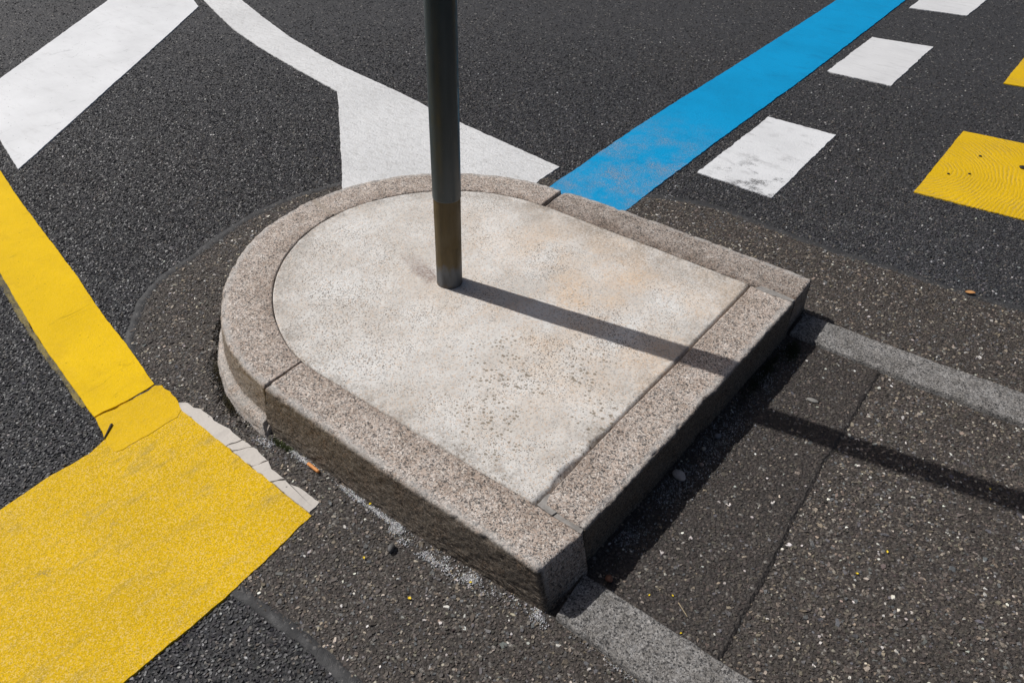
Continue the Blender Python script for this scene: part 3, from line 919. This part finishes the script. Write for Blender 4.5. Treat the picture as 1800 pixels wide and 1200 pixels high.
# ------------------------------------------------------------------ granite strips set in the road
def strip(label, ptsO, ptsI, z, seed):
    O = np.asarray(ptsO, float); I = np.asarray(ptsI, float)
    t = np.linspace(0, 1, int(np.linalg.norm(O[-1] - O[0]) / 0.006))
    so = np.linspace(0, 1, len(O))
    o2 = np.column_stack([np.interp(t, so, O[:, k]) for k in (0, 1)])
    i2 = np.column_stack([np.interp(t, so, I[:, k]) for k in (0, 1)])
    m = 30; tt = np.linspace(0, 1, m)
    G = i2[:, None, :] + (o2 - i2)[:, None, :] * tt[None, :, None]
    r = 0.007
    wdt = np.linalg.norm(o2 - i2, axis=1).mean()
    dd = np.minimum(tt, 1 - tt) * wdt
    F2 = np.column_stack([G.reshape(-1, 2), np.zeros(G.shape[0] * m)])
    e = vnoise(F2, 30, seed, 3).reshape(len(t), m)
    Zs = z - np.clip(r - dd, 0, r)[None, :] ** 2 / r * (1 + 0.8 * e) + (vnoise(F2, 16, seed + 1, 3) * 0.0014 + vnoise(F2, 90, seed + 2, 3) * 0.0012).reshape(len(t), m)
    # uneven long edges
    en = (o2 - i2) / wdt
    w_e = np.exp(-(dd / 0.012) ** 2)[None, :] * vnoise(F2 * np.array([1, 1, 1]), 13, seed + 3, 3).reshape(len(t), m) * 0.004
    G = G + en[:, None, :] * w_e[:, :, None]
    V = np.concatenate([G, Zs[:, :, None]], 2)
    lo1 = V[:, :1].copy(); lo1[:, :, 2] = -0.03
    lo2 = V[:, -1:].copy(); lo2[:, :, 2] = -0.03
    V = np.concatenate([lo1, V, lo2], 1); m += 2
    idx = np.arange(len(t) * m).reshape(len(t), m)
    q = np.stack([idx[:-1, :-1], idx[:-1, 1:], idx[1:, 1:], idx[1:, :-1]], 2).reshape(-1, 4)
    me = faces_mesh('granite_strip', V.reshape(-1, 3), list(q) + [idx[0].tolist(), idx[-1, ::-1].tolist()])
    import bmesh
    b = bmesh.new(); b.from_mesh(me); bmesh.ops.recalc_face_normals(b, faces=b.faces); b.to_mesh(me); b.free()
    return tag(link_mesh('granite_strip', me, M_STRIP, None, True), label, 'kerb strip', 'flush granite strips leaving the island')


strip('low grey granite strip leaving the near corner of the island', [(0.908, -0.702), (1.088, -0.706), (2.6, -0.715)], [(0.895, -0.571), (1.3, -0.570), (2.6, -0.572)], 0.020, 61)
strip('low grey granite strip leaving the far corner of the island', [(0.90, 0.697), (1.149, 0.706), (1.348, 0.722), (1.56, 0.739), (2.6, 0.82)], [(0.90, 0.569), (1.157, 0.577), (1.35, 0.585), (1.575, 0.598), (2.6, 0.67)], 0.022, 62)

# ------------------------------------------------------------------ sign post
post = empty('sign_post', (0.008, -0.022, TOP))
tag(post, 'dark grey steel post with a brown lower section standing in the concrete', 'post')
PX, PY = 0.008, -0.022


def lathe(name, prof, mat, parent, seg=64, cap=False):
    th = np.arange(seg) * 2 * np.pi / seg
    V = np.array([(PX + r * math.cos(a), PY + r * math.sin(a), z) for r, z in prof for a in th])
    F = []
    for i in range(len(prof) - 1):
        for k in range(seg):
            k2 = (k + 1) % seg
            F.append([i * seg + k, i * seg + k2, (i + 1) * seg + k2, (i + 1) * seg + k])
    if cap: F.append([(len(prof) - 1) * seg + k for k in range(seg)])
    me = faces_mesh(name, V, F)
    o = link_mesh(name, me, mat, parent, True)
    if cap: me.polygons[len(F) - 1].use_smooth = False
    return o


def mat_post(name, c1, c2, rough, streak=(30, 30, 2.5), spec=0.5, metal=0.0, blend=False):
    n = NT(name, rough, spec)
    n.b.inputs['Metallic'].default_value = metal
    s = n.noise(1.0, 4, 0.65, n.scale(n.pos, streak))
    c = n.mix(n.mr(s, 0.3, 0.7), c1, c2)
    sp = n.vor(140, out=None)
    m = n.math('GREATER_THAN', n.mr(n.sep(sp.outputs['Color'], 1), 0.93, 1.0, 0.0, 0.22), sp.outputs['Distance'])
    c = n.mix(n.math('MULTIPLY', m, 0.4), c, (0.12, 0.115, 0.10))
    if blend:
        zz = n.math('ADD', n.xyz(n.pos, 2), n.math('MULTIPLY', n.math('SUBTRACT', n.noise(1.0, 4, 0.7, n.scale(n.pos, (45, 45, 22))), 0.5), 0.09))
        c = n.mix(n.mr(zz, TOP + 0.055, TOP + 0.085), c, n.mix(n.mr(s, 0.3, 0.7), (0.070, 0.048, 0.014), (0.125, 0.084, 0.028)))
        c = n.mix(n.mr(zz, TOP + 0.016, TOP - 0.004, 0, 0.7), c, (0.10, 0.075, 0.055))
    sc = n.noise(1.0, 3, 0.6, n.scale(n.pos, (260, 260, 12)))
    c = n.mix(n.mr(sc, 0.66, 0.74, 0, 0.35), c, (0.15, 0.15, 0.145))
    return n.done(c, n.bump(n.noise(180, 3, 0.6), 0.12, 0.001), n.mr(n.noise(20, 3), 0.3, 0.7, rough - 0.08, rough + 0.12))


z0 = TOP
M_P1 = mat_post('post_paint', (0.030, 0.044, 0.048), (0.043, 0.060, 0.065), 0.38)
M_P2 = mat_post('post_brown', (0.070, 0.048, 0.014), (0.125, 0.084, 0.028), 0.6)
M_P3 = mat_post('post_zinc', (0.060, 0.062, 0.062), (0.13, 0.135, 0.14), 0.6, (40, 40, 9), blend=True)
lathe('post_base', [(0.0385, z0 - 0.02), (0.0398, z0 + 0.001), (0.0394, z0 + 0.004), (0.0394, z0 + 0.045), (0.0394, z0 + 0.140)], M_P3, post)
lathe('post_lower_section', [(0.0394, z0 + 0.1400), (0.0394, z0 + 0.1404), (0.0396, z0 + 0.2), (0.0397, z0 + 0.29), (0.0397, z0 + 0.302)], M_P2, post)
lathe('post_upper_section', [(0.0397, z0 + 0.2960), (0.0412, z0 + 0.2975), (0.0414, z0 + 0.300), (0.0414, z0 + 1.5), (0.0414, z0 + 2.9), (0.040, z0 + 2.905)], M_P1, post, cap=True)

# ------------------------------------------------------------------ painted markings
WHITE = (0.78, 0.785, 0.79)
GREY = (0.42, 0.41, 0.395)
M_W1 = paint_mat('white_band_paint', WHITE, GREY, 0.6, 0.22, 0, 0.30, ((1, 3.5, 1), math.radians(35)), wrinkle=0.3, pits=0.55)
M_W2 = paint_mat('white_curve_paint', (0.78, 0.78, 0.775), (0.40, 0.385, 0.36), 0.65, 1.2, 0, 0.50, ((3.0, 9, 1), math.radians(-20)), pits=0.7, thr=0.44)
M_W3 = paint_mat('white_dash_paint_worn', (0.74, 0.745, 0.75), (0.33, 0.325, 0.325), 0.65, 0.45, 0, 0.75, ((1, 2, 1), 0.3), wear=(0.52, 0.62, 9, (0.47, 1.44, 0), 0.42))
M_W4 = paint_mat('white_dash_paint', (0.70, 0.70, 0.70), (0.36, 0.355, 0.35), 0.65, 0.35, 0, 0.5, ((1, 5, 1), 0.1), pits=0.3)
M_BLUE = paint_mat('blue_line_paint', (0.004, 0.30, 0.595), (0.006, 0.18, 0.38), 0.55, 0.55, 0, 0.5, ((1, 2, 1), 0.2), wear=(0.36, 0.76, 6, (-0.10, 1.02, 0), 0.95), wear_col=(0.34, 0.36, 0.42), pits=0.35, spec=0.1)
YEL = (0.90, 0.575, 0.002)
M_Y1 = paint_mat('yellow_line_paint', YEL, (0.50, 0.30, 0.02), 0.48, 0.22, 0.10, 0.30, wrinkle=1.6, pits=0.3, spec=0.08)
M_Y2 = paint_mat('yellow_block_paint', (0.80, 0.50, 0.006), (0.36, 0.28, 0.10), 0.55, 0.5, 0.55, 0.75, ((3.2, 1, 1), math.radians(-5)), wear=(0.60, 0.74, 5, None, 0), wear_col=(0.30, 0.26, 0.16), pits=0.4, spec=0.08)
M_Y3 = paint_mat('yellow_repair_paint', (0.83, 0.52, 0.008), (0.42, 0.28, 0.05), 0.5, 0.3, 0.16, 0.5, ((6, 1.5, 1), math.radians(8)), wrinkle=0.8, pits=0.3, spec=0.08)
M_YG = paint_mat('old_yellow_paint', (0.26, 0.20, 0.045), (0.09, 0.085, 0.07), 0.7, 0.8, 0.3, 0.9, wear=(0.40, 0.60, 14, None, 0))
M_FLAKE = paint_mat('old_white_paint', (0.60, 0.555, 0.50), (0.36, 0.33, 0.30), 0.7, 0.35, 0, 0.4, ((4, 1, 1), 0), pits=0.7)

n_, c_, h_ = paint('yellow_bar_paint', (0.80, 0.50, 0.008), (0.45, 0.31, 0.06), 0.5, 0.2, 0.1, 0.35, pits=0.3, spec=0.08)
pv = n_.scale(n_.pos, (1.0, 0.66, 0.0))
dn = n_.dist(pv, (0.885, 1.345, 0))
wob = n_.math('ADD', n_.math('MULTIPLY', n_.noise(4, 3, 0.5), 0.09), n_.math('MULTIPLY', n_.noise(40, 3, 0.6), 0.009))
sn = n_.math('SINE', n_.math('MULTIPLY', n_.math('ADD', dn, wob), 400.0))
gz = n_.mr(sn, 0.60, 1.0)
mask = n_.math('MULTIPLY', n_.mr(dn, 0.02, 0.09), n_.math('MULTIPLY', n_.mr(n_.noise(7, 4, 0.65), 0.34, 0.62, 0.12, 0.9), n_.mr(n_.noise(55, 3, 0.7), 0.30, 0.60, 0.35, 1)))
gz = n_.math('MULTIPLY', gz, mask)
c_ = n_.mix(n_.math('MULTIPLY', gz, 0.6), c_, (0.42, 0.31, 0.15))
h_ = n_.math('ADD', h_, n_.math('MULTIPLY', n_.math('MULTIPLY', sn, mask), -0.34))
M_YB = n_.done(c_, n_.bump(h_, 0.9, 0.0030))

MK = 'road marking'
tag(slab('painted_band', WHITE_BAND, 0.0050, M_W1, 0, 0.0025, 0.012, 71), 'wide smooth white painted band in the upper left', MK)
tag(slab('painted_line', WHITE_CURVE, 0.0052, M_W2, 0, 0.003, 0.010, 72, fray=0.006), 'curved white line widening to a wedge behind the rounded kerb', MK)
tag(slab('painted_line', BLUE_LINE, 0.0054, M_BLUE, 0, 0.0035, 0.012, 73), 'bright blue painted line running away from the island', MK)
for poly, mt, lab, sdd in zip(DASHES, (M_W3, M_W4, M_W4),
                              ('cracked and dirty white dash nearest the island beside the blue line', 'middle white dash of the row beside the blue line',
                               'farthest white dash beside the blue line at the top edge'), (74, 75, 76)):
    tag(slab('painted_dash', poly, 0.0050, mt, 0, 0.004, 0.010, sdd, fray=0.008), lab, MK, 'white dashes beside the blue line')
tag(slab('crossing_bar', BAR_NEAR, 0.0050, M_YB, 0, 0.0025, 0.012, 77), 'yellow crossing bar with combed ripples at the right edge', MK, 'yellow crossing bars on the right')
tag(slab('crossing_bar', BAR_FAR, 0.0050, M_YB, 0, 0.0025, 0.012, 78), 'farther yellow crossing bar cut off by the upper right edge', MK, 'yellow crossing bars on the right')
tag(slab('painted_line', YELLOW_GHOST, 0.0030, M_YG, 0, 0.004, 0.010, 79, fray=0.01), 'thin faded old yellow edge showing along the yellow line', MK)
tag(slab('painted_line', YELLOW_LINE, 0.0055, M_Y1, 0, 0.0020, 0.010, 80), 'smooth bright yellow line running down from the left edge', MK)
tag(slab('crossing_bar', YELLOW_BLOCK, 0.0053, M_Y2, 0, 0.0026, 0.008, 81, fray=0.006), 'broad grainy yellow crossing block in the lower left corner', MK)
tag(slab('paint_patch', YELLOW_PATCH, 0.0064, M_Y3, 0, 0.0030, 0.006, 82, fray=0.004), 'overlapping yellow repair patch joining the yellow line and block', MK)

# cracked strip of old white paint in flakes
cuts = [-0.32, -0.060, -0.018, 0.052, 0.135, 0.30]
old = empty('old_paint_strip', (-0.02, -0.81, 0.004))
tag(old, 'cracked strip of old beige white paint along the yellow block', MK)
fo = np.array(FLAKE_OUT)
for i in range(5):
    a, b = cuts[i], cuts[i + 1]
    up_ = [tuple(p_) for p_ in fo if a + 0.004 < p_[0] < b - 0.004 and p_[1] > -0.82]
    ya = np.interp(a, fo[:, 0], fo[:, 1]); yb = np.interp(b, fo[:, 0], fo[:, 1])
    sh = (0.010, 0.024, 0.012, 0.018)[i % 4]
    pl = []
    if i > 0: pl.append((a + 0.0025 + 0.004, ya))
    pl += up_
    if i < 4: pl.append((b - 0.0025 + 0.004, yb))
    bx = b if i < 4 else 0.2706
    ax = a if i > 0 else -0.290
    lo = lambda x: np.interp(x, [-0.29, 0.0057, 0.2706], [-0.8215, -0.8300, -0.8400])
    pl += [(bx - 0.002 - (sh if i < 4 else 0), lo(bx)), ((ax + 0.002 - ((0.010, 0.010, 0.024, 0.012, 0.018)[i] if i > 0 else 0)), lo(ax))]
    slab('paint_flake', pl, 0.0058 + 0.0006 * (i % 2), M_FLAKE, 0.0015, 0.0038, 0.005, 90 + i, 0.001, old)

# ------------------------------------------------------------------ loose things
M_GRIT = mat_stones('grit', 0.6)


def grit(name, label, P, smin, smax, pal, wts, z):
    n = len(P)
    s = rng.uniform(smin, smax, n)
    o = stones(name, P, s, s * rng.uniform(0.7, 1.3, n), z, palette(n, pal, wts, 0.2), M_GRIT, None, tilt=0.5)
    return tag(o, label, 'grit', None, 'stuff')


def along(line, n, spread, clump=20, seed=1, thr=0.0):
    L = densify(line, 0.004, False)
    i = rng.integers(0, len(L), n)
    p = L[i] + rng.normal(0, 1, (n, 2)) * np.asarray(spread)
    return p[rng.random(len(p)) < np.clip((vnoise(p, clump, seed, 3) - thr) * 2.6 + 0.22, 0.04, 1)]


WHT = [(0.62, 0.62, 0.62), (0.42, 0.42, 0.43), (0.22, 0.21, 0.20), (0.45, 0.36, 0.24)]
p1 = along([(0.08, -0.733), (0.45, -0.736)], 2600, (0.01, 0.0034), 22, 3, -0.10)
p2 = along([(0.43, -0.742), (0.63, -0.744), (0.80, -0.727), (0.89, -0.712)], 9000, (0.012, 0.011), 30, 4, 0.08)
p3 = along([(-0.02, -0.757), (0.10, -0.745)], 500, (0.012, 0.008), 20, 5, -0.1)
pp = np.vstack([p1, p2, p3]); pp = pp[pp[:, 1] < -0.722 + 0.028 * smooth01((pp[:, 0] - 0.6) / 0.3)]
grit('white_grit', 'white salty grit gathered along the foot of the near long kerb', pp, 0.0007, 0.0019, WHT, [50, 28, 16, 5], 0.0045)
q1 = along([(0.905, -0.52), (0.94, 0.0), (0.925, 0.5)], 9000, (0.022, 0.02), 12, 6, -0.12)
q1 = q1[(q1[:, 0] > 0.892)]
grit('shaded_grit', 'grit and sand lying in the shadow of the straight kerb', q1, 0.0007, 0.0020, [(0.34, 0.35, 0.36), (0.15, 0.15, 0.15), (0.06, 0.055, 0.05), (0.5, 0.5, 0.5)], [26, 34, 34, 6], 0.0090)
s1 = along([(0.93, -0.712), (1.5, -0.718)], 1500, (0.01, 0.0035), 18, 8, -0.05)
grit('strip_grit', 'pale grit in the gap along the near granite strip', s1, 0.0006, 0.0014, WHT, [30, 34, 30, 5], 0.0045)
ga = np.radians(np.linspace(198, 262, 60))
gr_ = 0.722 + 0.030 * smooth01((np.degrees(ga) - 206) / 58)
g1 = along(np.column_stack([np.cos(ga) * gr_, np.sin(ga) * gr_]), 2600, (0.009, 0.009), 25, 15, -0.15)
g1 = g1[np.hypot(g1[:, 0], g1[:, 1]) > 0.712]
grit('gutter_crumbs', 'dark crumbled asphalt and soil along the foot of the curved kerb', g1, 0.0010, 0.0036, [(0.018, 0.016, 0.014), (0.035, 0.028, 0.022), (0.06, 0.045, 0.03), (0.16, 0.14, 0.11)], [50, 30, 16, 4], 0.0035)
b1 = along([(-0.18, 0.99), (0.06, 0.89), (0.16, 1.08), (0.12, 1.30)], 800, (0.02, 0.02), 18, 10, 0.05)
b1 = b1[free(b1, True, False) | free(b1, False, False)]
grit('corner_grit', 'dusty grit round the foot of the blue line', b1, 0.0008, 0.0018, WHT, [16, 34, 34, 12], 0.0045)


def pebble(name, label, xy, axes, rot, col, z, seed, col2=None, group=None):
    import bmesh
    bm = bmesh.new(); bmesh.ops.create_icosphere(bm, subdivisions=3, radius=1.0)
    V = np.array([v.co[:] for v in bm.verts])
    r = 1 + 0.16 * vnoise(V, 1.3, seed, 2) + 0.05 * vnoise(V, 4.0, seed + 1, 2)
    V = V * r[:, None] * np.array(axes)
    c, s = math.cos(rot), math.sin(rot)
    V[:, :2] = V[:, :2] @ np.array([[c, s], [-s, c]])
    V += np.array([xy[0], xy[1], z + axes[2] * 0.85])
    for v, p_ in zip(bm.verts, V): v.co = p_
    me = bpy.data.meshes.new(name); bm.to_mesh(me); bm.free()
    o = link_mesh(name, me, plain('pebble_' + str(seed), col, col2 or tuple(x * 0.7 for x in col), 90, 0.65, 0.3), None, True)
    return tag(o, label, 'pebble', group or 'loose pebbles round the island')


pebble('pebble', 'dark grey oval pebble on the asphalt below the long kerb', (0.500, -0.792), (0.0085, 0.0125, 0.008), 0.5, (0.12, 0.115, 0.11), 0.004, 101)
pebble('pebble', 'largest pale pebble in the shadow of the straight kerb', (0.918, -0.172), (0.019, 0.0135, 0.010), -0.2, (0.52, 0.47, 0.44), 0.0088, 102)
pebble('pebble', 'brown pebble in the shade beside the near granite strip', (0.945, -0.546), (0.0095, 0.0085, 0.007), 0.3, (0.22, 0.10, 0.06), 0.0088, 103)
pebble('pebble', 'blue grey pebble in the shaded gravel near the middle of the kerb', (0.93, 0.02), (0.010, 0.008, 0.007), 0.9, (0.20, 0.21, 0.23), 0.0088, 104)
pebble('pebble', 'small cream pebble in the shaded gravel left of the blue grey one', (0.922, -0.045), (0.0065, 0.006, 0.005), 0.9, (0.40, 0.37, 0.31), 0.0088, 105)
pebble('pebble', 'small rosy pebble in the shaded gravel above the largest one', (0.945, -0.10), (0.006, 0.0055, 0.005), 0.1, (0.36, 0.28, 0.25), 0.0088, 106)
pebble('pebble', 'flat pale stone in sunlight beside the kerb shadow', (1.075, 0.325), (0.017, 0.008, 0.003), 0.15, (0.26, 0.25, 0.23), 0.0088, 107)

# cigarette end
butt = empty('cigarette_end', (0.165, -0.7375, 0.0055))
tag(butt, 'orange cigarette end lying at the foot of the long kerb', 'cigarette end')


def tube(name, a, b, r0, r1, mat, parent, seg=20, rings=8, crush=0.0, seed=0):
    a = np.array(a, float); b = np.array(b, float); d = (b - a) / np.linalg.norm(b - a)
    sx = np.cross(d, [0, 0, 1]); sx /= np.linalg.norm(sx); sy = np.cross(sx, d)
    V = []
    for i in range(rings + 1):
        t_ = i / rings; r = r0 + (r1 - r0) * t_
        for k in range(seg):
            an = 2 * math.pi * k / seg
            V.append(a + (b - a) * t_ + sx * math.cos(an) * r + sy * math.sin(an) * r * (1 - crush))
    V = np.array(V)
    V += (vnoise(V, 220, seed, 2) * r0 * 0.10)[:, None] * np.array([0.5, 0.5, 1])
    F = []
    for i in range(rings):
        for k in range(seg):
            k2 = (k + 1) % seg
            F.append([i * seg + k, i * seg + k2, (i + 1) * seg + k2, (i + 1) * seg + k])
    F += [list(range(seg))[::-1], [rings * seg + k for k in range(seg)]]
    return link_mesh(name, faces_mesh(name, V, F), mat, parent, True)


tube('filter', (0.147, -0.7365, 0.0095), (0.190, -0.7385, 0.0090), 0.0046, 0.0046, plain('filter_paper', (0.62, 0.235, 0.055), (0.70, 0.30, 0.09), 120, 0.6, 0.2), butt, crush=0.12, seed=3)
tube('paper_end', (0.136, -0.7358, 0.0095), (0.1475, -0.7365, 0.0095), 0.0036, 0.0045, plain('burnt_paper', (0.10, 0.095, 0.09), (0.55, 0.53, 0.50), 200, 0.8, 0.3), butt, crush=0.25, seed=5)

# fallen leaf and yellow petals
def leafy(name, label, xy, L, Wd, rot, mat, z, seed, cat, curl=0.25, group=None):
    nx, nyy = 11, 7
    V = []; F = []
    for i in range(nx):
        t_ = i / (nx - 1)
        ww = Wd * (math.sin(math.pi * min(1, t_ * 0.96 + 0.02)) ** 0.75)
        for j in range(nyy):
            s_ = j / (nyy - 1) * 2 - 1
            V.append(((t_ - 0.5) * L, s_ * ww, curl * Wd * (s_ * s_) + curl * L * 0.12 * math.sin(t_ * 5 + seed)))
    V = np.array(V)
    V[:, 2] += 0.05 * Wd * vnoise(V, 4 / L, seed, 2) + 0.0004
    c, s = math.cos(rot), math.sin(rot)
    V[:, :2] = V[:, :2] @ np.array([[c, s], [-s, c]])
    V[:, 2] -= V[:, 2].min()
    V += np.array([xy[0], xy[1], z])
    nv = len(V)
    V2 = V.copy(); V2[:, 2] += 0.0004
    V = np.vstack([V, V2])
    for i in range(nx - 1):
        for j in range(nyy - 1):
            a = i * nyy + j
            F.append([a, a + 1, a + nyy + 1, a + nyy])
            F.append([nv + a, nv + a + nyy, nv + a + nyy + 1, nv + a + 1])
    o = link_mesh(name, faces_mesh(name, V, F), mat, None, True)
    return tag(o, label, cat, group)


M_LEAF = plain('dry_leaf', (0.42, 0.19, 0.06), (0.55, 0.30, 0.12), 80, 0.6, 0.4)
M_PET = plain('yellow_petal', (0.70, 0.50, 0.02), (0.80, 0.62, 0.03), 150, 0.5, 0.3)
leafy('fallen_leaf', 'small dry orange leaf on the far bitumen seam', (1.2837, 1.1844), 0.034, 0.009, 0.4, M_LEAF, 0.0085, 4, 'leaf')
PT = [((0.6241, -0.8619), 'yellow petal on open asphalt below the dark grey pebble', 0.0062), ((0.3649, -0.729), 'yellow petal in the grit below the middle of the long kerb', 0.0050),
      ((0.468, -0.8498), 'yellow petal on the asphalt left of the dark grey pebble', 0.0048), ((0.7029, -0.7458), 'narrow yellow petal standing in the white grit near the island corner', 0.0042),
      ((1.417, -0.0635), 'bright yellow petal on the coarse asphalt right of the repair', 0.0048), ((1.3822, -0.1688), 'torn yellow petal on the coarse asphalt nearer the near strip', 0.0045),
      ((1.0369, -0.5232), 'tiny yellow petal by the near granite strip next to the shadow', 0.0035), ((1.0786, -0.4916), 'tiny yellow petal a little farther from the near granite strip', 0.0035),
      ((1.1383, -0.562), 'tiny yellow petal touching the edge of the near granite strip', 0.0035), ((1.56, 0.30), 'yellow petal inside the shadow of the post', 0.0040)]
for i, (xy, lab, sz) in enumerate(PT):
    leafy('flower_petal', lab, xy, sz * 1.6, sz * 0.55, i * 1.3, M_PET, (0.0100 if xy[0] < 1.2 else 0.0055) if xy[0] > 1.0 else 0.0065, 10 + i, 'petal', 0.5, 'yellow petals scattered on the asphalt')

# twig on the yellow patch and straws
M_TWIG = plain('twig_bark', (0.035, 0.026, 0.018), (0.10, 0.075, 0.045), 150, 0.8, 0.6)
M_STRAW = plain('dry_straw', (0.30, 0.24, 0.15), (0.42, 0.34, 0.22), 150, 0.7, 0.4)
tw = tube('twig', (-0.3717, -0.9728, 0.0092), (-0.3380, -1.0160, 0.0085), 0.0034, 0.0016, M_TWIG, None, 10, 14, 0.2, 9)
tag(tw, 'dark twig at the left corner of the yellow repair patch', 'twig')
st = tube('dry_stem', (1.098, -0.500, 0.0118), (1.131, -0.519, 0.0115), 0.0012, 0.0010, M_STRAW, None, 8, 10, 0.1, 12)
tag(st, 'short straw coloured stem beside the near granite strip', 'stem')

# small dark chips lying on the near yellow bar
M_CHIP = plain('dark_chip', (0.02, 0.019, 0.018), (0.05, 0.045, 0.04), 200, 0.7, 0.5)
for xy, ax, lab, sdd in (((1.216, 2.322), (0.020, 0.016, 0.004), 'largest black chip on the rippled yellow bar', 111), ((1.0389, 2.316), (0.007, 0.005, 0.003), 'small black chip near the far edge of the rippled yellow bar', 112),
                         ((1.047, 2.108), (0.006, 0.005, 0.003), 'small black chip in the middle of the rippled yellow bar', 113), ((0.9773, 2.049), (0.006, 0.004, 0.003), 'small black chip at the left side of the rippled yellow bar', 114)):
    o = pebble('tar_chip', lab, xy, ax, 0.4, (0.02, 0.019, 0.018), 0.0050, sdd, group='dark chips on the yellow bar')
    o['category'] = 'tar chip'


# moss in the gutter
def moss(name, label, centers, n, cols):
    V = []; F = []; C = []
    for (cx, cy, sx, sy, ang, z) in centers:
        c, s = math.cos(ang), math.sin(ang)
        for _ in range(n):
            a, b = rng.normal(0, 0.45, 2)
            x = cx + c * a * sx - s * b * sy; y = cy + s * a * sx + c * b * sy
            hgt_ = rng.uniform(0.002, 0.006); wd = rng.uniform(0.0007, 0.0016)
            th = rng.uniform(0, 6.28); lean = rng.normal(0, 0.003, 2)
            k = len(V)
            V += [(x - wd * math.cos(th), y - wd * math.sin(th), z), (x + wd * math.cos(th), y + wd * math.sin(th), z),
                  (x + lean[0] + 0.5 * wd, y + lean[1], z + hgt_), (x + lean[0] - 0.5 * wd, y + lean[1], z + hgt_ * 0.9)]
            F.append([k, k + 1, k + 2, k + 3])
            C.append(cols[rng.integers(len(cols))])
    me = faces_mesh(name, np.array(V), F)
    at = me.attributes.new('col', 'FLOAT_COLOR', 'FACE')
    cc = np.ones((len(F), 4), np.float32); cc[:, :3] = np.array(C)
    at.data.foreach_set('color', cc.ravel())
    return tag(link_mesh(name, me, M_GRIT, None), label, 'moss', None, 'stuff')


moss('moss', 'green and brown moss under the broken foot of the curved kerb', [(0.030, -0.735, 0.030, 0.010, 0.0, 0.003), (0.065, -0.733, 0.020, 0.006, 0.0, 0.003)], 420,
     [(0.05, 0.075, 0.018), (0.08, 0.10, 0.025), (0.04, 0.035, 0.02)])
moss('moss', 'brown moss in the gutter at the foot of the curved kerb', [(-0.32, -0.665, 0.075, 0.013, -0.5, 0.004), (-0.20, -0.722, 0.050, 0.010, -0.35, 0.004)], 900,
     [(0.06, 0.045, 0.02), (0.045, 0.04, 0.018), (0.085, 0.06, 0.025), (0.05, 0.055, 0.02)])
moss('moss', 'dark green moss in the shadow at the far end of the straight kerb', [(0.915, 0.34, 0.022, 0.16, 0.0, 0.0085), (0.94, 0.50, 0.02, 0.05, 0.2, 0.0085)], 1600,
     [(0.03, 0.05, 0.015), (0.02, 0.035, 0.012), (0.03, 0.03, 0.02)])
